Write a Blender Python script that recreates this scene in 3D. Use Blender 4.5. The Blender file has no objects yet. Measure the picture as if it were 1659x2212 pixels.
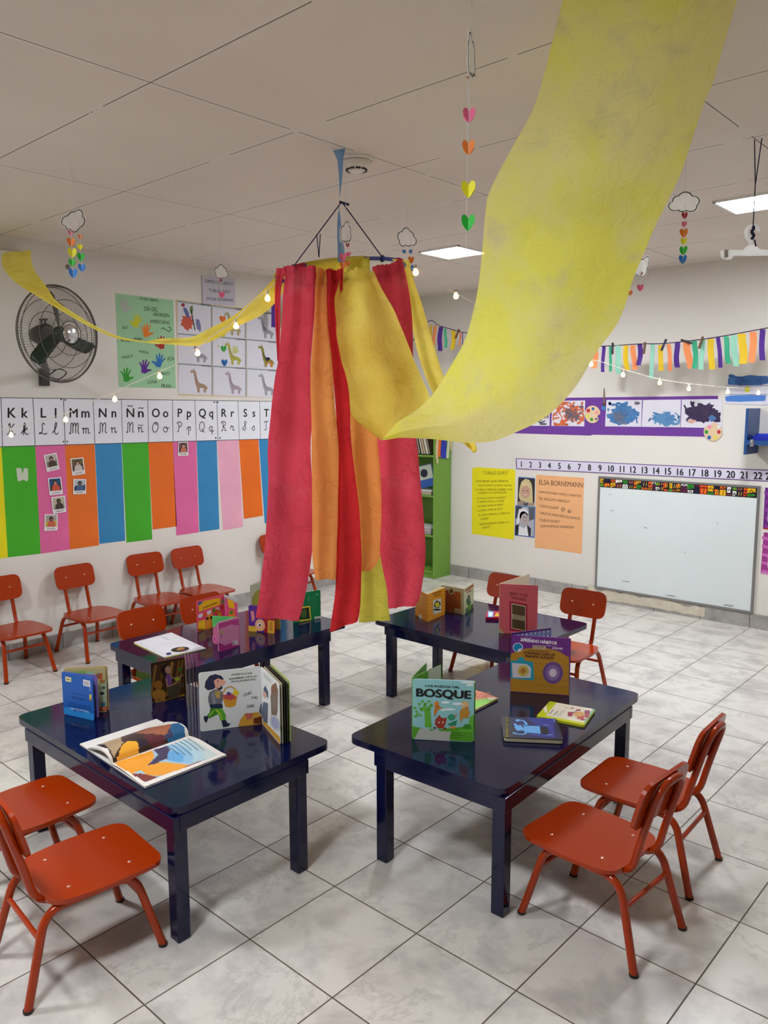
import bpy, math, random
import mathutils
from mathutils import Vector as V3, noise
random.seed(7)
scene = bpy.context.scene
COL = scene.collection
# ------------------------------------------------------------------ camera
FPX, IW, IH = 1712.34, 1659.0, 2212.0
CAM = V3((1.7984, -1.7283, 1.6105))
cd = V3((-0.66610543, 0.73392477, -0.13288336)).normalized()
cr = V3((0.74072888, 0.67179881, -0.00266205)).normalized()
cu = cr.cross(cd).normalized()
cam_data = bpy.data.cameras.new('camera'); cam_data.sensor_fit = 'HORIZONTAL'; cam_data.sensor_width = 36.0
cam_data.lens = FPX / IW * 36.0; cam_data.clip_start = .02
cam = bpy.data.objects.new('camera', cam_data); COL.objects.link(cam)
cam.matrix_world = mathutils.Matrix(((cr.x, cu.x, -cd.x, CAM.x), (cr.y, cu.y, -cd.y, CAM.y), (cr.z, cu.z, -cd.z, CAM.z), (0, 0, 0, 1)))
scene.camera = cam
scene.view_settings.view_transform = 'Standard'; scene.view_settings.look = 'None'
scene.view_settings.gamma = 1.0; scene.view_settings.use_curve_mapping = False
scene.view_settings.exposure = -0.04
world = bpy.data.worlds.new('world'); scene.world = world; world.use_nodes = True
world.node_tree.nodes['Background'].inputs[0].default_value = (.8, .85, 1, 1)
world.node_tree.nodes['Background'].inputs[1].default_value = 0.02
PANEL_POWER = 150.0
# room (metres): tile grid is world aligned
XL, YB, ZC, XR, YF = -3.283, 4.233, 2.637, 4.6, -4.4
PANELS = [(-1.56, 2.67), (.38, 2.67), (-1.56, -1.62), (.38, -1.62)]

# ------------------------------------------------------------------ measuring: pixel ray meets a real plane
def ray(x, y): return cd + cr * ((x - IW / 2) / FPX) - cu * ((y - IH / 2) / FPX)
def hit(P, N, x, y):
    v = ray(x, y); return CAM + v * ((V3(P) - CAM).dot(N) / v.dot(N))
def at(x, y, depth): return CAM + ray(x, y) * depth
def onz(z, x, y): return hit((0, 0, z), V3((0, 0, 1)), x, y)
def proj(P):
    v = V3(P) - CAM; z = v.dot(cd); return (IW / 2 + FPX * v.dot(cr) / z, IH / 2 - FPX * v.dot(cu) / z)

# ------------------------------------------------------------------ materials
def lin(c):
    if isinstance(c, str): c = tuple(int(c[i:i + 2], 16) for i in (0, 2, 4))
    return tuple(((x / 255) / 12.92 if x / 255 <= .04045 else ((x / 255 + .055) / 1.055) ** 2.4) for x in c) + (1.0,)
_m = {}
def nodes_of(name):
    m = bpy.data.materials.new(name); m.use_nodes = True; nt = m.node_tree
    return m, nt, nt.nodes['Principled BSDF'], nt.nodes.new, nt.links.new
def mat(c, rough=.7, var=.05, bump=0.0, scale=30., metal=0., coat=0., spec=.5):
    key = (c, rough, var, bump, scale, metal, coat, spec)
    if key in _m: return _m[key]
    m, nt, b, N, Lk = nodes_of('paint')
    tc = N('ShaderNodeTexCoord'); ns = N('ShaderNodeTexNoise'); ns.inputs['Scale'].default_value = scale; ns.inputs['Detail'].default_value = 4
    Lk(tc.outputs['Object'], ns.inputs['Vector'])
    hsv = N('ShaderNodeHueSaturation'); hsv.inputs['Color'].default_value = lin(c)
    mr = N('ShaderNodeMapRange'); mr.inputs['To Min'].default_value = 1 - var; mr.inputs['To Max'].default_value = 1 + var
    Lk(ns.outputs['Fac'], mr.inputs['Value']); Lk(mr.outputs[0], hsv.inputs['Value']); Lk(hsv.outputs[0], b.inputs['Base Color'])
    b.inputs['Roughness'].default_value = rough; b.inputs['Metallic'].default_value = metal
    b.inputs['Coat Weight'].default_value = coat; b.inputs['Coat Roughness'].default_value = .08
    b.inputs['Specular IOR Level'].default_value = spec
    if bump:
        bp = N('ShaderNodeBump'); bp.inputs['Strength'].default_value = bump; bp.inputs['Distance'].default_value = .01
        Lk(ns.outputs['Fac'], bp.inputs['Height']); Lk(bp.outputs[0], b.inputs['Normal'])
    _m[key] = m; return m
def emit(c, s, name='lamp_glow'):
    m = bpy.data.materials.new(name); m.use_nodes = True; nt = m.node_tree; nt.nodes.clear()
    e = nt.nodes.new('ShaderNodeEmission'); o = nt.nodes.new('ShaderNodeOutputMaterial')
    e.inputs[0].default_value = lin(c); e.inputs[1].default_value = s; nt.links.new(e.outputs[0], o.inputs[0]); return m
def cloth(c, c2=None, trans=.45, clear=.10, scale=2.2, c3=None, crease=.3):
    key = ('cloth', c, c2, trans, clear, c3)
    if key in _m: return _m[key]
    m, nt, b, N, Lk = nodes_of('nonwoven_fabric'); nt.nodes.remove(b)
    out = [n for n in nt.nodes if n.type == 'OUTPUT_MATERIAL'][0]
    tc = N('ShaderNodeTexCoord'); ns = N('ShaderNodeTexNoise'); ns.inputs['Scale'].default_value = scale; ns.inputs['Detail'].default_value = 5; ns.inputs['Roughness'].default_value = .6
    Lk(tc.outputs['Object'], ns.inputs['Vector'])
    rp = N('ShaderNodeValToRGB'); rp.color_ramp.elements[0].position = .40; rp.color_ramp.elements[1].position = .58
    rp.color_ramp.elements[0].color = lin(c); rp.color_ramp.elements[1].color = lin(c2 or c); Lk(ns.outputs['Fac'], rp.inputs[0])
    if c3:
        w3 = N('ShaderNodeTexNoise'); w3.inputs['Scale'].default_value = 6.5; w3.inputs['Detail'].default_value = 7; w3.inputs['Roughness'].default_value = .55; w3.inputs['Distortion'].default_value = .3; Lk(tc.outputs['Object'], w3.inputs['Vector'])
        w4 = N('ShaderNodeMapRange'); w4.inputs[1].default_value = .55; w4.inputs[2].default_value = .72; w4.inputs[4].default_value = .6; Lk(w3.outputs['Fac'], w4.inputs[0])
        mx = N('ShaderNodeMix'); mx.data_type = 'RGBA'; Lk(w4.outputs[0], mx.inputs[0]); Lk(rp.outputs[0], mx.inputs[6]); mx.inputs[7].default_value = lin(c3); rp = mx
    fn = N('ShaderNodeTexNoise'); fn.inputs['Scale'].default_value = 14; fn.inputs['Detail'].default_value = 6; fn.inputs['Distortion'].default_value = .6; Lk(tc.outputs['Object'], fn.inputs['Vector'])
    bp = N('ShaderNodeBump'); bp.inputs['Strength'].default_value = .55; bp.inputs['Distance'].default_value = .02; 
    vo = N('ShaderNodeTexVoronoi'); vo.feature = 'DISTANCE_TO_EDGE'; vo.inputs['Scale'].default_value = 4.5; vv = N('ShaderNodeVectorMath'); vv.operation = 'MULTIPLY_ADD'; Lk(fn.outputs['Color'], vv.inputs[0]); vv.inputs[1].default_value = (.25, .25, .25); Lk(tc.outputs['Object'], vv.inputs[2]); Lk(vv.outputs[0], vo.inputs['Vector'])
    cm = N('ShaderNodeMapRange'); cm.inputs[2].default_value = .07; cm.inputs[3].default_value = crease; cm.inputs[4].default_value = 0.; Lk(vo.outputs['Distance'], cm.inputs[0])
    Lk(math_(nt, 'ADD', fn.outputs['Fac'], cm.outputs[0]), bp.inputs['Height'])
    df = N('ShaderNodeBsdfDiffuse'); tr = N('ShaderNodeBsdfTranslucent'); tp = N('ShaderNodeBsdfTransparent')
    rout = rp.outputs[2] if c3 else rp.outputs[0]
    for s in (df, tr): Lk(rout, s.inputs['Color']); Lk(bp.outputs[0], s.inputs['Normal'])
    tp.inputs[0].default_value = lin(c)
    m1 = N('ShaderNodeMixShader'); m1.inputs[0].default_value = trans; Lk(df.outputs[0], m1.inputs[1]); Lk(tr.outputs[0], m1.inputs[2])
    m2 = N('ShaderNodeMixShader'); m2.inputs[0].default_value = clear; Lk(m1.outputs[0], m2.inputs[1]); Lk(tp.outputs[0], m2.inputs[2])
    Lk(m2.outputs[0], out.inputs[0]); _m[key] = m; return m
def math_(nt, op, a, b=None, c=None):
    n = nt.nodes.new('ShaderNodeMath'); n.operation = op
    for i, v in enumerate((a, b, c)):
        if v is None: continue
        if isinstance(v, (int, float)): n.inputs[i].default_value = v
        else: nt.links.new(v, n.inputs[i])
    return n.outputs[0]
def floor_mat():
    m, nt, b, N, Lk = nodes_of('marbled_floor_tile')
    g = N('ShaderNodeNewGeometry'); sp = N('ShaderNodeSeparateXYZ'); Lk(g.outputs['Position'], sp.inputs[0])
    T = .36
    def cell(o):
        s = math_(nt, 'DIVIDE', o, T); fr = math_(nt, 'FRACT', math_(nt, 'ADD', s, 100.0)); e = math_(nt, 'ABSOLUTE', math_(nt, 'SUBTRACT', fr, .5))
        return math_(nt, 'GREATER_THAN', e, .5 - .0062), math_(nt, 'FLOOR', s)
    gx, ix = cell(sp.outputs[0]); gy, iy = cell(sp.outputs[1]); grout = math_(nt, 'MAXIMUM', gx, gy)
    cb = N('ShaderNodeCombineXYZ'); Lk(ix, cb.inputs[0]); Lk(iy, cb.inputs[1])
    wn = N('ShaderNodeTexWhiteNoise'); Lk(cb.outputs[0], wn.inputs['Vector'])
    va = N('ShaderNodeVectorMath'); va.operation = 'MULTIPLY_ADD'; Lk(wn.outputs['Color'], va.inputs[0]); va.inputs[1].default_value = (9, 9, 9); Lk(g.outputs['Position'], va.inputs[2])
    n1 = N('ShaderNodeTexNoise'); n1.inputs['Scale'].default_value = 5; n1.inputs['Detail'].default_value = 8; n1.inputs['Roughness'].default_value = .62; n1.inputs['Distortion'].default_value = .3; Lk(va.outputs[0], n1.inputs['Vector'])
    r1 = N('ShaderNodeValToRGB'); e = r1.color_ramp.elements; e[0].position = .36; e[0].color = lin('bab6b1'); e[1].position = .55; e[1].color = lin('d8d4cc'); Lk(n1.outputs['Fac'], r1.inputs[0])
    n2 = N('ShaderNodeTexNoise'); n2.inputs['Scale'].default_value = 4; n2.inputs['Detail'].default_value = 10; n2.inputs['Roughness'].default_value = .7; n2.inputs['Distortion'].default_value = .4; Lk(va.outputs[0], n2.inputs['Vector'])
    v = math_(nt, 'ABSOLUTE', math_(nt, 'SUBTRACT', n2.outputs['Fac'], .5)); vein = N('ShaderNodeMapRange'); Lk(v, vein.inputs[0]); vein.inputs[1].default_value = 0; vein.inputs[2].default_value = .03; vein.inputs[3].default_value = .22; vein.inputs[4].default_value = 0
    n3 = N('ShaderNodeTexNoise'); n3.inputs['Scale'].default_value = 2.5; Lk(va.outputs[0], n3.inputs['Vector'])
    vm = math_(nt, 'MULTIPLY', vein.outputs[0], math_(nt, 'MULTIPLY', math_(nt, 'GREATER_THAN', n3.outputs['Fac'], .55), math_(nt, 'GREATER_THAN', n1.outputs['Fac'], .44)))
    mx = N('ShaderNodeMix'); mx.data_type = 'RGBA'; Lk(vm, mx.inputs[0]); Lk(r1.outputs[0], mx.inputs[6]); mx.inputs[7].default_value = lin('6e6d72')
    mg = N('ShaderNodeMix'); mg.data_type = 'RGBA'; Lk(grout, mg.inputs[0]); Lk(mx.outputs[2], mg.inputs[6]); mg.inputs[7].default_value = lin('564b3c')
    Lk(mg.outputs[2], b.inputs['Base Color'])
    Lk(math_(nt, 'MULTIPLY_ADD', grout, .5, .24), b.inputs['Roughness'])
    bp = N('ShaderNodeBump'); bp.inputs['Strength'].default_value = .3; bp.inputs['Distance'].default_value = .002; Lk(math_(nt, 'SUBTRACT', 1.0, grout), bp.inputs['Height']); Lk(bp.outputs[0], b.inputs['Normal'])
    return m
def ceil_mat():
    m, nt, b, N, Lk = nodes_of('ceiling_board')
    g = N('ShaderNodeNewGeometry'); sp = N('ShaderNodeSeparateXYZ'); Lk(g.outputs['Position'], sp.inputs[0])
    def line(o, off, T, w):
        fr = math_(nt, 'FRACT', math_(nt, 'ADD', math_(nt, 'DIVIDE', math_(nt, 'SUBTRACT', o, off), T), 100.5)); e = math_(nt, 'MULTIPLY', math_(nt, 'ABSOLUTE', math_(nt, 'SUBTRACT', fr, .5)), T)
        return math_(nt, 'LESS_THAN', e, w), math_(nt, 'LESS_THAN', e, .02)
    lx, wx = line(sp.outputs[0], -.5637, 1.2489, .0022); ly, wy = line(sp.outputs[1], -.2317, .6212, .0022)
    n = N('ShaderNodeTexNoise'); n.inputs['Scale'].default_value = 3.5; n.inputs['Detail'].default_value = 5; Lk(g.outputs['Position'], n.inputs['Vector'])
    brk = math_(nt, 'GREATER_THAN', n.outputs['Fac'], .40)
    ln = math_(nt, 'MULTIPLY', math_(nt, 'MAXIMUM', lx, ly), brk); wd = math_(nt, 'MAXIMUM', wx, wy)
    n2 = N('ShaderNodeTexNoise'); n2.inputs['Scale'].default_value = 1.3; n2.inputs['Detail'].default_value = 6; Lk(g.outputs['Position'], n2.inputs['Vector'])
    r = N('ShaderNodeValToRGB'); r.color_ramp.elements[0].position = .3; r.color_ramp.elements[0].color = lin('ded2c8'); r.color_ramp.elements[1].position = .7; r.color_ramp.elements[1].color = lin('e8dcd1'); Lk(n2.outputs['Fac'], r.inputs[0])
    m1 = N('ShaderNodeMix'); m1.data_type = 'RGBA'; Lk(math_(nt, 'MULTIPLY', wd, .25), m1.inputs[0]); Lk(r.outputs[0], m1.inputs[6]); m1.inputs[7].default_value = lin('e8e2d9')
    m2 = N('ShaderNodeMix'); m2.data_type = 'RGBA'; Lk(math_(nt, 'MULTIPLY', ln, .85), m2.inputs[0]); Lk(m1.outputs[2], m2.inputs[6]); m2.inputs[7].default_value = lin('3a342e')
    Lk(m2.outputs[2], b.inputs['Base Color']); b.inputs['Roughness'].default_value = .8
    return m
def wall_mat():
    m, nt, b, N, Lk = nodes_of('painted_plaster')
    g = N('ShaderNodeNewGeometry')
    n2 = N('ShaderNodeTexNoise'); n2.inputs['Scale'].default_value = 1.1; n2.inputs['Detail'].default_value = 7; Lk(g.outputs['Position'], n2.inputs['Vector'])
    r = N('ShaderNodeValToRGB'); r.color_ramp.elements[0].position = .3; r.color_ramp.elements[0].color = lin('dcd8d0'); r.color_ramp.elements[1].position = .6; r.color_ramp.elements[1].color = lin('e4e0d8'); Lk(n2.outputs['Fac'], r.inputs[0])
    n3 = N('ShaderNodeTexNoise'); n3.inputs['Scale'].default_value = 6; n3.inputs['Detail'].default_value = 8; n3.inputs['Roughness'].default_value = .75; Lk(g.outputs['Position'], n3.inputs['Vector'])
    sc = N('ShaderNodeMapRange'); sc.inputs[1].default_value = .70; sc.inputs[2].default_value = .78; sc.inputs[4].default_value = .35; Lk(n3.outputs['Fac'], sc.inputs[0])
    mx = N('ShaderNodeMix'); mx.data_type = 'RGBA'; Lk(sc.outputs[0], mx.inputs[0]); Lk(r.outputs[0], mx.inputs[6]); mx.inputs[7].default_value = lin('8c8880')
    Lk(mx.outputs[2], b.inputs['Base Color']); b.inputs['Roughness'].default_value = .6
    bn = N('ShaderNodeTexNoise'); bn.inputs['Scale'].default_value = 60; Lk(g.outputs['Position'], bn.inputs['Vector'])
    bp = N('ShaderNodeBump'); bp.inputs['Strength'].default_value = .1; bp.inputs['Distance'].default_value = .003; Lk(bn.outputs['Fac'], bp.inputs['Height']); Lk(bp.outputs[0], b.inputs['Normal'])
    return m
def skirting_mat():
    m, nt, b, N, Lk = nodes_of('skirting_tile')
    g = N('ShaderNodeNewGeometry'); sp = N('ShaderNodeSeparateXYZ'); Lk(g.outputs['Position'], sp.inputs[0])
    s = math_(nt, 'ADD', sp.outputs[0], sp.outputs[1])
    fr = math_(nt, 'FRACT', math_(nt, 'ADD', math_(nt, 'DIVIDE', s, .36), 50.3)); gr = math_(nt, 'LESS_THAN', fr, .012)
    n = N('ShaderNodeTexNoise'); n.inputs['Scale'].default_value = 7; n.inputs['Detail'].default_value = 8; n.inputs['Roughness'].default_value = .65; Lk(g.outputs['Position'], n.inputs['Vector'])
    r = N('ShaderNodeValToRGB'); r.color_ramp.elements[0].position = .3; r.color_ramp.elements[0].color = lin('8b8885'); r.color_ramp.elements[1].position = .7; r.color_ramp.elements[1].color = lin('b9b6b1'); Lk(n.outputs['Fac'], r.inputs[0])
    mx = N('ShaderNodeMix'); mx.data_type = 'RGBA'; Lk(gr, mx.inputs[0]); Lk(r.outputs[0], mx.inputs[6]); mx.inputs[7].default_value = lin('4a4844')
    Lk(mx.outputs[2], b.inputs['Base Color']); b.inputs['Roughness'].default_value = .35; return m
def navy_mat():
    m, nt, b, N, Lk = nodes_of('navy_gloss_enamel')
    tc = N('ShaderNodeTexCoord'); n = N('ShaderNodeTexNoise'); n.inputs['Scale'].default_value = 26; n.inputs['Detail'].default_value = 8; n.inputs['Roughness'].default_value = .8; Lk(tc.outputs['Object'], n.inputs['Vector'])
    s = N('ShaderNodeMapRange'); s.inputs[1].default_value = .755; s.inputs[2].default_value = .78; s.inputs[4].default_value = .8; Lk(n.outputs['Fac'], s.inputs[0])
    mx = N('ShaderNodeMix'); mx.data_type = 'RGBA'; Lk(s.outputs[0], mx.inputs[0]); mx.inputs[6].default_value = lin('0a0e34'); mx.inputs[7].default_value = lin('8d8f9a')
    Lk(mx.outputs[2], b.inputs['Base Color']); b.inputs['Roughness'].default_value = .10
    n2 = N('ShaderNodeTexNoise'); n2.inputs['Scale'].default_value = 7; Lk(tc.outputs['Object'], n2.inputs['Vector'])
    bp = N('ShaderNodeBump'); bp.inputs['Strength'].default_value = .06; bp.inputs['Distance'].default_value = .01; Lk(n2.outputs['Fac'], bp.inputs['Height']); Lk(bp.outputs[0], b.inputs['Normal'])
    return m
def orange_mat(c='a23204'):
    m, nt, b, N, Lk = nodes_of('orange_red_enamel')
    tc = N('ShaderNodeTexCoord'); n = N('ShaderNodeTexNoise'); n.inputs['Scale'].default_value = 15; n.inputs['Detail'].default_value = 8; n.inputs['Roughness'].default_value = .75; Lk(tc.outputs['Object'], n.inputs['Vector'])
    s = N('ShaderNodeMapRange'); s.inputs[1].default_value = .72; s.inputs[2].default_value = .76; s.inputs[4].default_value = .6; Lk(n.outputs['Fac'], s.inputs[0])
    mx = N('ShaderNodeMix'); mx.data_type = 'RGBA'; Lk(s.outputs[0], mx.inputs[0]); mx.inputs[6].default_value = lin(c); mx.inputs[7].default_value = lin('6b1c08')
    Lk(mx.outputs[2], b.inputs['Base Color']); b.inputs['Roughness'].default_value = .17; b.inputs['Specular IOR Level'].default_value = .42
    n2 = N('ShaderNodeTexNoise'); n2.inputs['Scale'].default_value = 9; Lk(tc.outputs['Object'], n2.inputs['Vector'])
    bp = N('ShaderNodeBump'); bp.inputs['Strength'].default_value = .05; bp.inputs['Distance'].default_value = .01; Lk(n2.outputs['Fac'], bp.inputs['Height']); Lk(bp.outputs[0], b.inputs['Normal'])
    return m
NAVY = navy_mat(); ORANGE = orange_mat()
CREPE = lambda c: mat(c, .65, .16, 1.0, 4.5)
PAPER = lambda c: mat(c, .75, .03, .15, 12.)
GLOSS = lambda c: mat(c, .34, .04, 0., 25., 0., 0., .35)

# ------------------------------------------------------------------ objects
def tag(o, label=None, cat=None, group=None, kind=None):
    if label: o['label'] = label
    if cat: o['category'] = cat
    if group: o['group'] = group
    if kind: o['kind'] = kind
    return o
def empty(name, loc, label, cat, group=None):
    o = bpy.data.objects.new(name, None); COL.objects.link(o); o.location = loc; o.empty_display_size = .05
    return tag(o, label, cat, group)
def wloc(o):
    p = V3(o.location)
    while o.parent: o = o.parent; p += o.location
    return p
class MB:
    """mesh builder: vertices in world metres, one material slot per colour"""
    def __init__(s): s.v = []; s.f = []; s.m = []; s.mats = []; s.sm = []
    def mi(s, m):
        if m not in s.mats: s.mats.append(m)
        return s.mats.index(m)
    def add(s, vs, fs, m, smooth=False):
        b = len(s.v); s.v += [V3(v) for v in vs]; k = s.mi(m)
        for f in fs: s.f.append(tuple(b + i for i in f)); s.m.append(k); s.sm.append(smooth)
    def box(s, c, size, m, X=V3((1, 0, 0)), Y=V3((0, 1, 0)), Z=V3((0, 0, 1))):
        c = V3(c); hx, hy, hz = (a / 2 for a in size)
        vs = [c + X * (i * hx) + Y * (j * hy) + Z * (k * hz) for i in (-1, 1) for j in (-1, 1) for k in (-1, 1)]
        s.add(vs, [(0, 1, 3, 2), (4, 6, 7, 5), (0, 4, 5, 1), (2, 3, 7, 6), (0, 2, 6, 4), (1, 5, 7, 3)], m)
    def prism(s, pts, n, t, m, smooth=False):
        """pts: 3D outline; extruded by t along n (front face at pts)"""
        pts = [V3(p) for p in pts]; k = len(pts); back = [p + V3(n) * t for p in pts]
        s.add(pts + back, [tuple(range(k)), tuple(range(2 * k - 1, k - 1, -1))], m)
        s.add(pts + back, [(i, (i + 1) % k, (i + 1) % k + k, i + k) for i in range(k)], m, smooth)
    def tube(s, pts, r, m, n=10, cap=True, closed=False):
        pts = [V3(p) for p in pts]; k = len(pts); rings = []; up = None
        for i, p in enumerate(pts):
            if closed: t = (pts[(i + 1) % k] - pts[i - 1]).normalized()
            else: t = (pts[min(i + 1, k - 1)] - pts[max(i - 1, 0)]).normalized()
            if up is None:
                a = V3((0, 0, 1)) if abs(t.z) < .9 else V3((1, 0, 0)); up = (a - t * a.dot(t)).normalized()
            else: up = (up - t * up.dot(t)).normalized()
            sd = t.cross(up); rr = r[i] if isinstance(r, (list, tuple)) else r
            rings.append([p + up * (math.cos(a) * rr) + sd * (math.sin(a) * rr) for a in [2 * math.pi * j / n for j in range(n)]])
        vs = [v for q in rings for v in q]; fs = []
        for i in range(k if closed else k - 1):
            i2 = (i + 1) % k
            for j in range(n): fs.append((i * n + j, i * n + (j + 1) % n, i2 * n + (j + 1) % n, i2 * n + j))
        s.add(vs, fs, m, True)
        if cap and not closed: s.add(rings[0] + rings[-1], [tuple(range(n - 1, -1, -1)), tuple(range(n, 2 * n))], m)
    def lathe(s, o, prof, m, Z=V3((0, 0, 1)), n=24, smooth=True):
        o = V3(o); a = V3((0, 0, 1)) if abs(Z.z) < .9 else V3((1, 0, 0)); X = (a - Z * a.dot(Z)).normalized(); Y = Z.cross(X)
        vs = [o + Z * h + X * (r * math.cos(2 * math.pi * j / n)) + Y * (r * math.sin(2 * math.pi * j / n)) for r, h in prof for j in range(n)]
        fs = [(i * n + j, i * n + (j + 1) % n, (i + 1) * n + (j + 1) % n, (i + 1) * n + j) for i in range(len(prof) - 1) for j in range(n)]
        s.add(vs, fs, m, smooth)
        s.add(vs[:n] + vs[-n:], [tuple(range(n - 1, -1, -1)), tuple(range(n, 2 * n))], m)
    def grid(s, rows, m):
        w = len(rows[0]); vs = [p for r in rows for p in r]
        s.add(vs, [(i * w + j, i * w + j + 1, (i + 1) * w + j + 1, (i + 1) * w + j) for i in range(len(rows) - 1) for j in range(w - 1)], m, True)
    def build(s, name, parent=None, label=None, cat=None, group=None, kind=None, origin=None, bevel=0, seg=2):
        if parent is not None: O = wloc(parent)
        elif origin is not None: O = V3(origin)
        else:
            O = V3((sum(v.x for v in s.v) / len(s.v), sum(v.y for v in s.v) / len(s.v), min(v.z for v in s.v)))
        me = bpy.data.meshes.new(name); me.from_pydata([tuple(v - O) for v in s.v], [], s.f)
        for m in s.mats: me.materials.append(m)
        me.polygons.foreach_set('material_index', s.m); me.polygons.foreach_set('use_smooth', s.sm); me.update()
        o = bpy.data.objects.new(name, me); COL.objects.link(o)
        if parent is not None: o.parent = parent
        else: o.location = O
        if bevel:
            b = o.modifiers.new('bevel', 'BEVEL'); b.width = bevel; b.segments = seg; b.limit_method = 'ANGLE'; b.angle_limit = math.radians(50)
        return tag(o, label, cat, group, kind)
def dup(o, parent=None):
    c = o.copy(); COL.objects.link(c)
    if parent is not None: c.parent = parent
    for ch in list(o.children): dup(ch, c)
    return c

# flat lettering as mesh outlines
_t = {}
def glyphs(s, bold=0.0, shear=0.0):
    k = (s, bold, shear)
    if k in _t: return _t[k]
    cu_ = bpy.data.curves.new('lettering', 'FONT'); cu_.body = s; cu_.resolution_u = 3; cu_.offset = bold; cu_.shear = shear
    ob = bpy.data.objects.new('lettering', cu_); COL.objects.link(ob); bpy.context.view_layer.update()
    me = bpy.data.meshes.new_from_object(ob.evaluated_get(bpy.context.evaluated_depsgraph_get()))
    vs = [(v.co.x, v.co.y) for v in me.vertices]; fs = [tuple(p.vertices) for p in me.polygons]
    bpy.data.objects.remove(ob); bpy.data.curves.remove(cu_); bpy.data.meshes.remove(me)
    x0 = min(v[0] for v in vs); x1 = max(v[0] for v in vs)
    _t[k] = ([((x - x0), y) for x, y in vs], fs, x1 - x0); return _t[k]
EPS = .0005
class Sheet(MB):
    """flat artwork on a real plane; coordinates are either pixels of the photograph meeting that plane, or u,v metres"""
    def __init__(s, P, N, mt=PAPER, eps=EPS):
        super().__init__(); s.P = V3(P); s.N = V3(N).normalized()
        if s.N.dot(CAM - s.P) < 0: s.N = -s.N
        s.mt = mt; s.eps = eps; s.U = V3((0, 0, 1)).cross(s.N)
        s.U = s.U.normalized() if s.U.length > .1 else cr.copy(); s.W = s.N.cross(s.U)
    def pt(s, q, L=0): return (q if isinstance(q, V3) else hit(s.P, s.N, q[0], q[1])) + s.N * (L * s.eps)
    def poly(s, pts, c, L=1): s.add([s.pt(p, L) for p in pts], [tuple(range(len(pts)))], s.mt(c) if not hasattr(c, 'node_tree') else c)
    def slab(s, pts, c, t=.001, round_=0, L=0):
        P = [s.pt(p, L) for p in pts]
        if round_: P = fillet(P, round_)
        s.prism(P, -s.N, t, s.mt(c) if not hasattr(c, 'node_tree') else c)
    def line(s, pts, w, c, L=1):
        """stroke of w metres through pixel points"""
        P = [s.pt(p, L) for p in pts]; a = []; b = []
        for i, p in enumerate(P):
            t = P[min(i + 1, len(P) - 1)] - P[max(i - 1, 0)]
            if t.length < 1e-7: continue
            sd = s.N.cross(t.normalized()); a.append(p + sd * w / 2); b.append(p - sd * w / 2)
        k = len(a); s.add(a + b, [(i, i + 1, k + i + 1, k + i) for i in range(k - 1)], s.mt(c))
    def ell(s, cx, cy, rx, ry, c, L=1, rot=0, n=20, jag=0, seed=0):
        rd = random.Random(seed + int(cx * 7 + cy)); ca, sa = math.cos(math.radians(rot)), math.sin(math.radians(rot)); P = []
        for i in range(n):
            a = 2 * math.pi * i / n; k = 1 + (rd.uniform(-jag, jag) if jag else 0); x = math.cos(a) * rx * k; y = math.sin(a) * ry * k
            P.append((cx + x * ca - y * sa, cy + x * sa + y * ca))
        s.poly(P, c, L)
    def text(s, t, a, b, h, c='1a1a1a', L=2, bold=.02, shear=0, nat=False):
        """baseline from pixel a to pixel b, capital height h pixels; nat keeps the natural width, centred"""
        vs, fs, w = glyphs(t, 0.0, shear); A, B = s.pt(a, L), s.pt(b, L)
        H = (s.pt(((a[0] + b[0]) / 2, (a[1] + b[1]) / 2 - h), L) - s.pt(((a[0] + b[0]) / 2, (a[1] + b[1]) / 2), L))
        U = B - A
        if nat: k = nat * (H.length / .72 * w) / U.length; A = A + U * ((1 - k) / 2); U = U * k
        for j, (dx, dy) in enumerate(((-bold, 0), (bold, 0), (0, bold)) if bold else ((0, 0),)):
            s.add([A + U * ((x + dx) / w) + H * ((y + dy) / .72) + s.N * (j * .00003) for x, y in vs], fs, s.mt(c))
    def scribble(s, x0, y0, x1, y1, c, n, seed=1, w=.006, L=2):
        rd = random.Random(seed)
        for k in range(n):
            cx, cy = rd.uniform(x0, x1), rd.uniform(y0, y1); a = rd.uniform(0, 6.3); P = []
            for i in range(7): P.append((cx, cy)); a += rd.uniform(-.7, .7); cx = min(max(cx + math.cos(a) * 3.2, x0), x1); cy = min(max(cy + math.sin(a) * 2.6, y0), y1)
            s.line(P, w * rd.uniform(.5, 1.3), c, L + k * .05)
def fillet(P, r, n=5):
    out = []; k = len(P)
    for i in range(k):
        p = P[i]; a = P[i - 1] - p; b = P[(i + 1) % k] - p; rr = min(r, a.length * .45, b.length * .45)
        A = p + a.normalized() * rr; B = p + b.normalized() * rr
        for j in range(n + 1):
            t = j / n; out.append(A * (1 - t) ** 2 + p * (2 * t * (1 - t)) + B * t ** 2)
    return out
def smooth_path(P, n=8):
    P = [V3(p) for p in P]; out = []
    for i in range(len(P) - 1):
        p0 = P[max(i - 1, 0)]; p1 = P[i]; p2 = P[i + 1]; p3 = P[min(i + 2, len(P) - 1)]
        for j in range(n):
            t = j / n; out.append(.5 * ((2 * p1) + (p2 - p0) * t + (2 * p0 - 5 * p1 + 4 * p2 - p3) * t * t + (3 * p1 - p0 - 3 * p2 + p3) * t ** 3))
    out.append(P[-1]); return out
def bend(P, r, n=6):
    """polyline with rounded corners"""
    P = [V3(p) for p in P]; out = [P[0]]
    for i in range(1, len(P) - 1):
        p = P[i]; a = P[i - 1] - p; b = P[i + 1] - p; rr = min(r, a.length * .48, b.length * .48); A = p + a.normalized() * rr; B = p + b.normalized() * rr
        for j in range(n + 1): t = j / n; out.append(A * (1 - t) ** 2 + p * (2 * t * (1 - t)) + B * t ** 2)
    return out + [P[-1]]

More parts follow.
